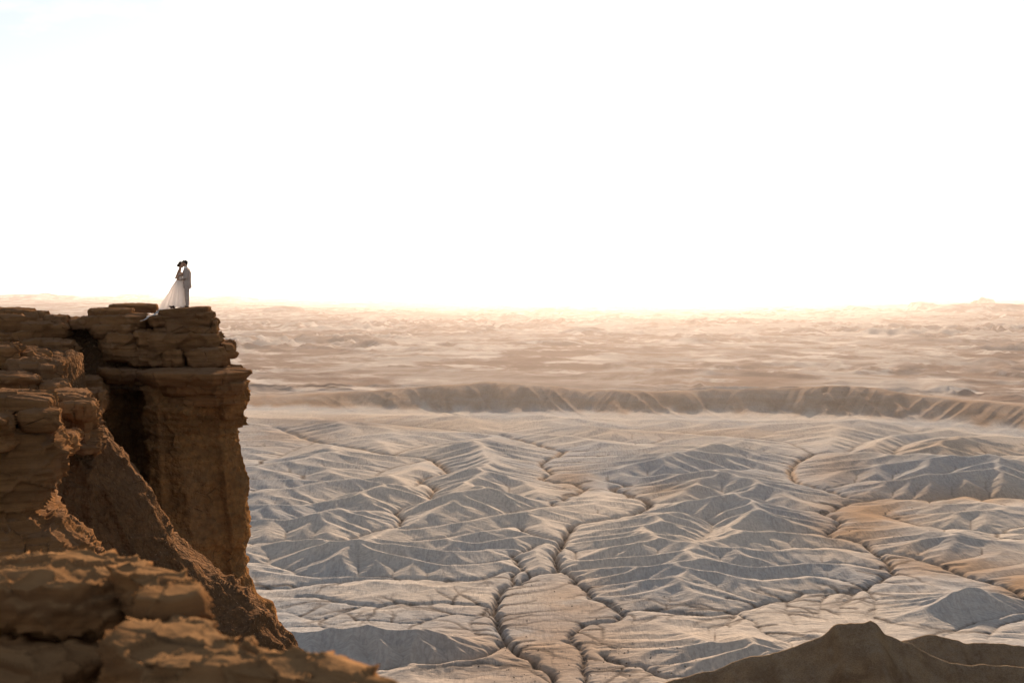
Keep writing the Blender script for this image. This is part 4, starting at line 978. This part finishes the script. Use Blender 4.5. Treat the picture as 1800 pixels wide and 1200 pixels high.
PX, PY = (322 - CX) / FPX * 54.9, 54.9
def build_groom():
    gx, gy = PX + .135, PY; gz = rock_z(gx, gy)
    zl = min(rock_z(gx - .10, gy - .1), rock_z(gx, gy + .1), gz)
    root_z = zl
    hc = (-.075, .03, 1.69); f = -1
    legs = [((.02, -.10, .93), .098, (.035, -.10, .50), .064), ((.035, -.10, .50), .064, (.055, -.10, .10), .044), ((.055, -.10, .055), .045, (-.10, -.115, .040), .036),
            ((.02, .10, .93), .098, (-.02, .09, .50), .064), ((-.02, .09, .50), .064, (-.02, .10, .10), .044), ((-.02, .10, .055), .045, (-.18, .11, .040), .036)]
    torso = [((.02, -.05, .96), .13, (.02, .05, .96), .13), ((.02, -.04, .97), .125, (.01, -.05, 1.33), .135), ((.02, .04, .97), .125, (.01, .05, 1.33), .135), ((.015, -.15, 1.455), .07, (.015, .15, 1.455), .07), ((.0, 0, 1.46), .066, (-.045, 0, 1.63), .056)]
    arms = [((.015, -.195, 1.445), .056, (.035, -.255, 1.165), .044), ((.035, -.255, 1.165), .043, (-.185, -.175, 1.075), .029), ((.015, .195, 1.445), .056, (.02, .255, 1.165), .044), ((.02, .255, 1.165), .043, (-.19, .185, 1.085), .029)]
    hands = hand((-.20, -.172, 1.073), (-.97, .05, .16), (-.1, 0, 1), (0, -1, 0)) + hand((-.205, .182, 1.083), (-.97, -.05, .16), (-.1, 0, 1), (0, 1, 0))
    body = flesh('person', legs + torso + arms + hands + head(hc, f), M_SKIN, .0062, None, 5)
    tag(body, 'person in a taupe suit facing left, embracing the one in the white gown', 'person')
    face_bits(body, hc, f)
    x, y, z = hc
    flesh('hair', [((x + .026, y, z + .056), (.090, .086, .088)), ((x + .062, y, z - .005), (.046, .074, .075)), ((x - .05, y, z + .108), (.052, .058, .032))], M_HAIR_G, .006, body, 3,
          lambda v: v + 0.006 * np.stack([vnoise(v[:, 0] * 60, v[:, 1] * 60, v[:, 2] * 30, 3)] * 3, -1))
    flesh('beard', [((x - .045, y, z - .085), (.045, .056, .030)), ((x - .02, y - .055, z - .055), .02, (x + .0, y - .062, z - .0), .014), ((x - .02, y + .055, z - .055), .02, (x + .0, y + .062, z - .0), .014)], M_HAIR_G, .005, body, 2)
    wr = lambda a, s: (lambda v: v + a * np.stack([vnoise(v[:, 0] * 9, v[:, 1] * 9, v[:, 2] * 16, s), vnoise(v[:, 0] * 9, v[:, 1] * 9, v[:, 2] * 16, s + 1), v[:, 2] * 0], -1))
    jk = [((.03, -.055, .80), .155, (.02, -.055, 1.02), .148), ((.03, .055, .80), .155, (.02, .055, 1.02), .148), ((.02, -.05, 1.02), .146, (.012, -.06, 1.34), .152), ((.02, .05, 1.02), .146, (.012, .06, 1.34), .152),
          ((.015, -.165, 1.455), .082, (.015, .165, 1.455), .082), ((.01, 0, 1.46), .09, (.0, 0, 1.50), .072)]
    jacket = flesh('jacket', jk, M_SUIT, .010, body, 5, wr(.010, 5))
    v = np.empty(len(jacket.data.vertices) * 3, np.float32); jacket.data.vertices.foreach_get('co', v); v = v.reshape(-1, 3)
    lo = v[:, 2] < .74; v[lo, 2] = .74 + .02 * (v[lo, 2] - .74); jacket.data.vertices.foreach_set('co', v.ravel()); jacket.data.update()
    for s in (-1, 1):
        e = (.035, -.255, 1.165) if s < 0 else (.02, .255, 1.165); wq = (-.165, -.18, 1.082) if s < 0 else (-.17, .19, 1.09)
        sl = flesh('sleeve', [((.015, s * .195, 1.445), .076, e, .062), (e, .061, wq, .046)], M_SUIT, .008, jacket, 5, wr(.012, 8 + s))
        flesh('shirt_cuff', [(wq, .040, (wq[0] - .022, wq[1] - s * .004, wq[2] - .002), .038)], M_SHIRT, .006, body, 2)
    lap = flesh('lapel', [((-.125, -.05, 1.42), .016, (-.150, -.012, 1.20), .012), ((-.125, .05, 1.42), .016, (-.150, .012, 1.20), .012)], M_SUIT, .006, jacket, 2)
    flesh('shirt_collar', [((-.02, 0, 1.515), .074, (-.035, 0, 1.555), .066), ((-.095, 0, 1.45), .04, (-.07, 0, 1.52), .045)], M_SHIRT, .008, body, 3)
    tr = flesh('trousers', [((.02, -.09, .90), .118, (.035, -.10, .50), .088), ((.035, -.10, .50), .086, (.050, -.10, .10), .074), ((.02, .09, .90), .118, (-.02, .09, .50), .088), ((-.02, .09, .50), .086, (-.02, .10, .10), .074), ((.02, -.06, .94), .13, (.02, .06, .94), .13)], M_SUIT, .009, body, 4, wr(.014, 14))
    for (a, b) in (((.065, -.10, .05), (-.125, -.117, .038)), ((-.01, .10, .05), (-.205, .112, .038))):
        flesh('shoe', [(a, .053, ((a[0] + b[0]) / 2, a[1], .045), .047), (((a[0] + b[0]) / 2, a[1], .045), .047, b, .036), ((a[0] + .01, a[1], .014), .03, (b[0], b[1], .014), .03)], M_SHOE, .007, body, 3, lambda v: np.stack([v[:, 0], v[:, 1], np.maximum(v[:, 2], 0.0)], -1))
    body.location = (gx, gy, root_z + .004)
    return body

def build_bride():
    bx, by = PX - .135, PY; bz = rock_z(bx, by)
    hc = (.062, -.03, 1.665); f = 1
    legs = [((0, -.06, .90), .085, (.01, -.07, .5), .06), ((.01, -.08, .5), .058, (-.02, -.08, .12), .038), ((-.02, -.08, .08), .036, (.12, -.085, .03), .028), ((0, .06, .90), .085, (.01, .07, .5), .06), ((.01, .08, .5), .058, (-.02, .08, .12), .038), ((-.02, .08, .08), .036, (.12, .085, .03), .028)]
    torso = [((-.01, -.04, .95), .10, (-.01, .04, .95), .10), ((0, -.035, 1.12), .085, (0, .035, 1.12), .085), ((0, -.03, 1.12), .088, (.0, -.045, 1.33), .105), ((0, .03, 1.12), .088, (.0, .045, 1.33), .105), ((.0, -.125, 1.435), .052, (.0, .125, 1.435), .052),
             ((.065, -.06, 1.315), (.055, .06, .06)), ((.065, .06, 1.315), (.055, .06, .06)), ((.0, 0, 1.43), .058, (.035, -.02, 1.59), .050)]
    arms = [((.0, -.165, 1.43), .042, (-.105, -.205, 1.15), .035), ((-.105, -.205, 1.15), .034, (.055, -.185, 1.27), .024), ((.0, .165, 1.43), .042, (-.06, .22, 1.17), .035), ((-.06, .22, 1.17), .034, (.08, .20, 1.31), .024)]
    hands = hand((.065, -.183, 1.278), (.80, .12, .58), (-.5, .0, .85), (-.1, -1, 0), .0072, .075, .45) + hand((.09, .198, 1.318), (.80, -.12, .58), (-.5, 0, .85), (-.1, 1, 0), .0072, .075, .45)
    body = flesh('person', legs + torso + arms + hands + head(hc, f, .077, .100, .122), M_SKIN, .006, None, 5)
    tag(body, 'person in a white gown with a long train spilling over the slab', 'person')
    face_bits(body, hc, f)
    x, y, z = hc
    hr = flesh('hair', [((x - .030, y, z + .050), (.086, .084, .086)), ((x - .06, y, z + .0), (.052, .074, .070)), ((x + .04, y, z + .098), (.05, .056, .030)), ((x - .01, y - .076, z + .02), (.03, .016, .045)), ((x - .01, y + .076, z + .02), (.03, .016, .045))], M_HAIR_B, .006, body, 3,
               lambda v: v + 0.005 * np.stack([vnoise(v[:, 0] * 50, v[:, 1] * 50, v[:, 2] * 50, 3)] * 3, -1))
    flesh('hair_bun', [((x - .125, y, z - .022), (.046, .054, .052)), ((x - .098, y + .01, z - .055), (.035, .045, .035))], M_HAIR_B, .006, hr, 2, lambda v: v + 0.009 * np.stack([vnoise(v[:, 0] * 45, v[:, 1] * 45, v[:, 2] * 45, 4)] * 3, -1))
    bod = [((0, -.035, 1.09), .098, (0, -.03, 1.14), .096), ((0, .035, 1.09), .098, (0, .03, 1.14), .096), ((0, -.03, 1.14), .097, (.0, -.045, 1.32), .113), ((0, .03, 1.14), .097, (.0, .045, 1.32), .113), ((.068, -.06, 1.315), (.060, .065, .066)), ((.068, .06, 1.315), (.060, .065, .066))]
    bodice = flesh('bodice', bod, M_BOD, .007, body, 4)
    v = np.empty(len(bodice.data.vertices) * 3, np.float32); bodice.data.vertices.foreach_get('co', v); v = v.reshape(-1, 3)
    cut = 1.355 - 0.9 * np.clip(.02 - v[:, 0], 0, .14); hi = v[:, 2] > cut; v[hi, 2] = cut[hi] + .02 * (v[hi, 2] - cut[hi]); v[:, :2][hi] *= .96
    bodice.data.vertices.foreach_set('co', v.ravel()); bodice.data.update()
    # gown: pleated skirt from the waist running out into the train
    na, nv = 150, 90
    ph = np.arange(na) * 2 * math.pi / na; vv = np.linspace(0, 1, nv)
    Vg = np.zeros((nv, na, 3))
    back = (0.5 - 0.5 * np.cos(ph)) ** 3.0            # 1 behind her, 0 in front
    reach_x = np.where(np.cos(ph) > 0, .26, .30); 
    hem = np.stack([np.cos(ph) * (.255 + .05 * back), np.sin(ph) * .40], -1); hem[:, 0] -= .52 * back ** 1.1; hem[:, 1] *= (1 - .35 * back); hem[:, 1] -= .06 * back
    waist = np.stack([np.cos(ph) * .118, np.sin(ph) * .135], -1)
    for i, t in enumerate(vv):
        hip = math.sin(min(1, t / .35) * math.pi / 2)
        flare = 0.16 * hip * (t < 2) * (1 - t) + t ** 1.25
        r = waist + (hem - waist) * (0.10 * hip * (1 - t) + t ** (1.25))[..., None] if False else waist + (hem - waist) * (t ** 1.22 * .9 + .10 * hip * t ** .5)
        bulge = .075 * hip * (1 - t)
        fold = 1 + (0.035 * np.sin(ph * 11 + 2.1 * np.sin(3 * ph)) + 0.02 * np.sin(ph * 23 + 1.3)) * min(1, t * 2.2)
        Vg[i, :, 0] = r[:, 0] * fold + np.cos(ph) * bulge; Vg[i, :, 1] = r[:, 1] * fold + np.sin(ph) * bulge
        Vg[i, :, 2] = 1.115 * (1 - t) - .10 * back * math.sin(math.pi * t) * .35
    W = Vg.copy()
    for i in range(nv):
        for j in range(na):
            if vv[i] > .45:
                gzz = rock_z(bx + Vg[i, j, 0], by + Vg[i, j, 1], 1.0) - bz
                gzz = max(gzz, -1.0)
                zt = Vg[i, j, 2] * (1 - sstep(.8, 1, vv[i])) + (gzz + .012) * sstep(.8, 1, vv[i])
                W[i, j, 2] = max(zt, gzz + .012 + .012 * abs(math.sin(7 * ph[j] + 9 * vv[i])))
    gown = mesh_from('gown', W.reshape(-1, 3), grid_faces(nv, na, True)[:, ::-1], M_GOWN, body)
    # the last of the train hanging over the edge of the slab
    body.location = (bx, by, bz + .004)
    # train end: a strip of tulle lying over the slab edge
    tx = np.linspace(0, 1, 46); ty = np.linspace(-1, 1, 22)
    TV = np.zeros((46, 22, 3))
    for i, t in enumerate(tx):
        for j, u in enumerate(ty):
            x = -.62 - .62 * min(1, t * 1.12) - .03 * u * u; yy = -.16 + u * (.24 - .06 * t) - .75 * t + .02 * math.sin(9 * t + 5 * u)
            g = max(rock_z(bx + x, by + yy, 1.0) - bz, -.9)
            hang = -.30 * max(0, t - .55) / .45
            TV[i, j] = (x + .015 * math.sin(11 * u), yy, max(g + .025 + .012 * math.sin(12 * u + 3 * t), -.42 + hang * .2))
    zs_ = TV[:, :, 2].copy(); gr_ = zs_ - .02; pad = np.pad(zs_, ((7, 7), (0, 0)), mode='edge'); sm = sum(pad[q:q + 46] for q in range(15)) / 15
    TV[:, :, 2] = np.maximum(sm, gr_)
    mesh_from('train', TV.reshape(-1, 3), grid_faces(46, 22), M_GOWN, body)
    return body

def build_bouquet():
    rg = random.Random(5); caps = []
    bx, by = (302 - CX) / FPX * 54.35, 54.35
    bz = rock_z(bx, by)
    for i in range(26):
        a = rg.uniform(0, 6.28); r = rg.uniform(0, .10)
        caps.append(((math.cos(a) * r * 1.1, math.sin(a) * r * .7, .045 + rg.uniform(0, .07)), (rg.uniform(.018, .034), rg.uniform(.018, .034), rg.uniform(.014, .028))))
    caps += [((.05, 0, .04), .013, (.19, -.02, .012), .008), ((.05, .02, .05), .010, (.18, .03, .012), .006), ((-.05, 0, .05), .008, (-.15, .02, .10), .004), ((-.03, 0, .06), .007, (-.10, -.03, .15), .004)]
    o = flesh('bouquet', caps, M_LEAF, .006, None, 1)
    o.location = (bx, by, bz - .004); tag(o, "small dark bouquet lying on the slab beside the white gown's hem", 'bouquet')

groom = build_groom(); bride = build_bride(); build_bouquet()
print('people', time.time() - T_START, 'feet', groom.location[:], bride.location[:])

# ================================================================ scrub dotted over the near flats
def build_scrub():
    XX, YY, Z = GRID; rg = np.random.default_rng(12)
    n0 = 11; r_all = np.hypot(XX[:, 0], YY[:, 0]); th_all = np.arctan2(XX[600], YY[600])
    n = new_mat('dry_scrub'); n.surf(n.mix(n.noise(n.pos(), .7, 2), (0.05, 0.045, 0.03), (0.11, 0.085, 0.05)), .95)
    V, Fq = [], []
    def shrub(x, y, s):
        i = int(np.searchsorted(r_all, math.hypot(x, y))); j = int(np.searchsorted(th_all, math.atan2(x, y))); z = Z[min(i, Z.shape[0] - 1), min(j, Z.shape[1] - 1)]
        for q in range(14):
            a, e = rg.uniform(0, 6.28), rg.uniform(.2, 1.4); d = np.array([math.cos(a) * math.cos(e), math.sin(a) * math.cos(e), math.sin(e) * .8])
            t = np.cross(d, rg.normal(size=3)); t /= np.linalg.norm(t)
            c = np.array([x, y, z - .05]); k = len(V); w = s * .22
            V.extend([c + t * w * .3, c - t * w * .3, c + d * s - t * w, c + d * s * 1.15 + t * w]); Fq.append((k, k + 1, k + 2, k + 3))
    for px0, px1, py0, py1, m in [(850,1180,1010,1200,40),(840,1000,1120,1200,22),(1040,1230,1140,1200,22),(1450,1640,890,960,20)]:
        for _ in range(m):
            x, y = ground(rg.uniform(px0, px1), rg.uniform(py0, py1)); shrub(x, y, rg.uniform(.2, .5))
    w = [w for w in WASHES if w[0] >= 2][:4]
    for _, pts in w:
        P = np.array([ground(*p) for p in pts])
        for _ in range(12):
            i = rg.integers(0, min(12, len(P) - 1)); t = rg.random(); q = P[i] * (1 - t) + P[i + 1] * t + rg.normal(size=2) * np.array([1.6, 2.6]); shrub(q[0], q[1], rg.uniform(.25, .6))
    o = mesh_from('desert_scrub', V, Fq, n.m, smooth=False); tag(o, 'tiny dark desert shrubs dotted over the near flats and washes', 'scrub', kind='stuff')
build_scrub()
# ================================================================ air
def build_haze():
    n = new_mat('dusty_air')
    v = n.n('ShaderNodeVolumePrincipled')
    v.inputs['Color'].default_value = (0.97, 0.93, 0.93, 1); v.inputs['Density'].default_value = 0.0000118; v.inputs['Anisotropy'].default_value = 0.82
    n.l(v.outputs[0], n.out.inputs['Volume'])
    x, y0, y1, z0, z1 = 95000, -2000, 95000, -H - 12, 6.0
    V = [(-x, y0, z0), (x, y0, z0), (x, y1, z0), (-x, y1, z0), (-x, y0, z1), (x, y0, z1), (x, y1, z1), (-x, y1, z1)]
    o = mesh_from('haze', V, [(0, 3, 2, 1), (4, 5, 6, 7), (0, 1, 5, 4), (1, 2, 6, 5), (2, 3, 7, 6), (3, 0, 4, 7)], n.m, smooth=False)
    tag(o, 'warm dusty haze filling the air over the valley', 'haze', kind='stuff')
build_haze()
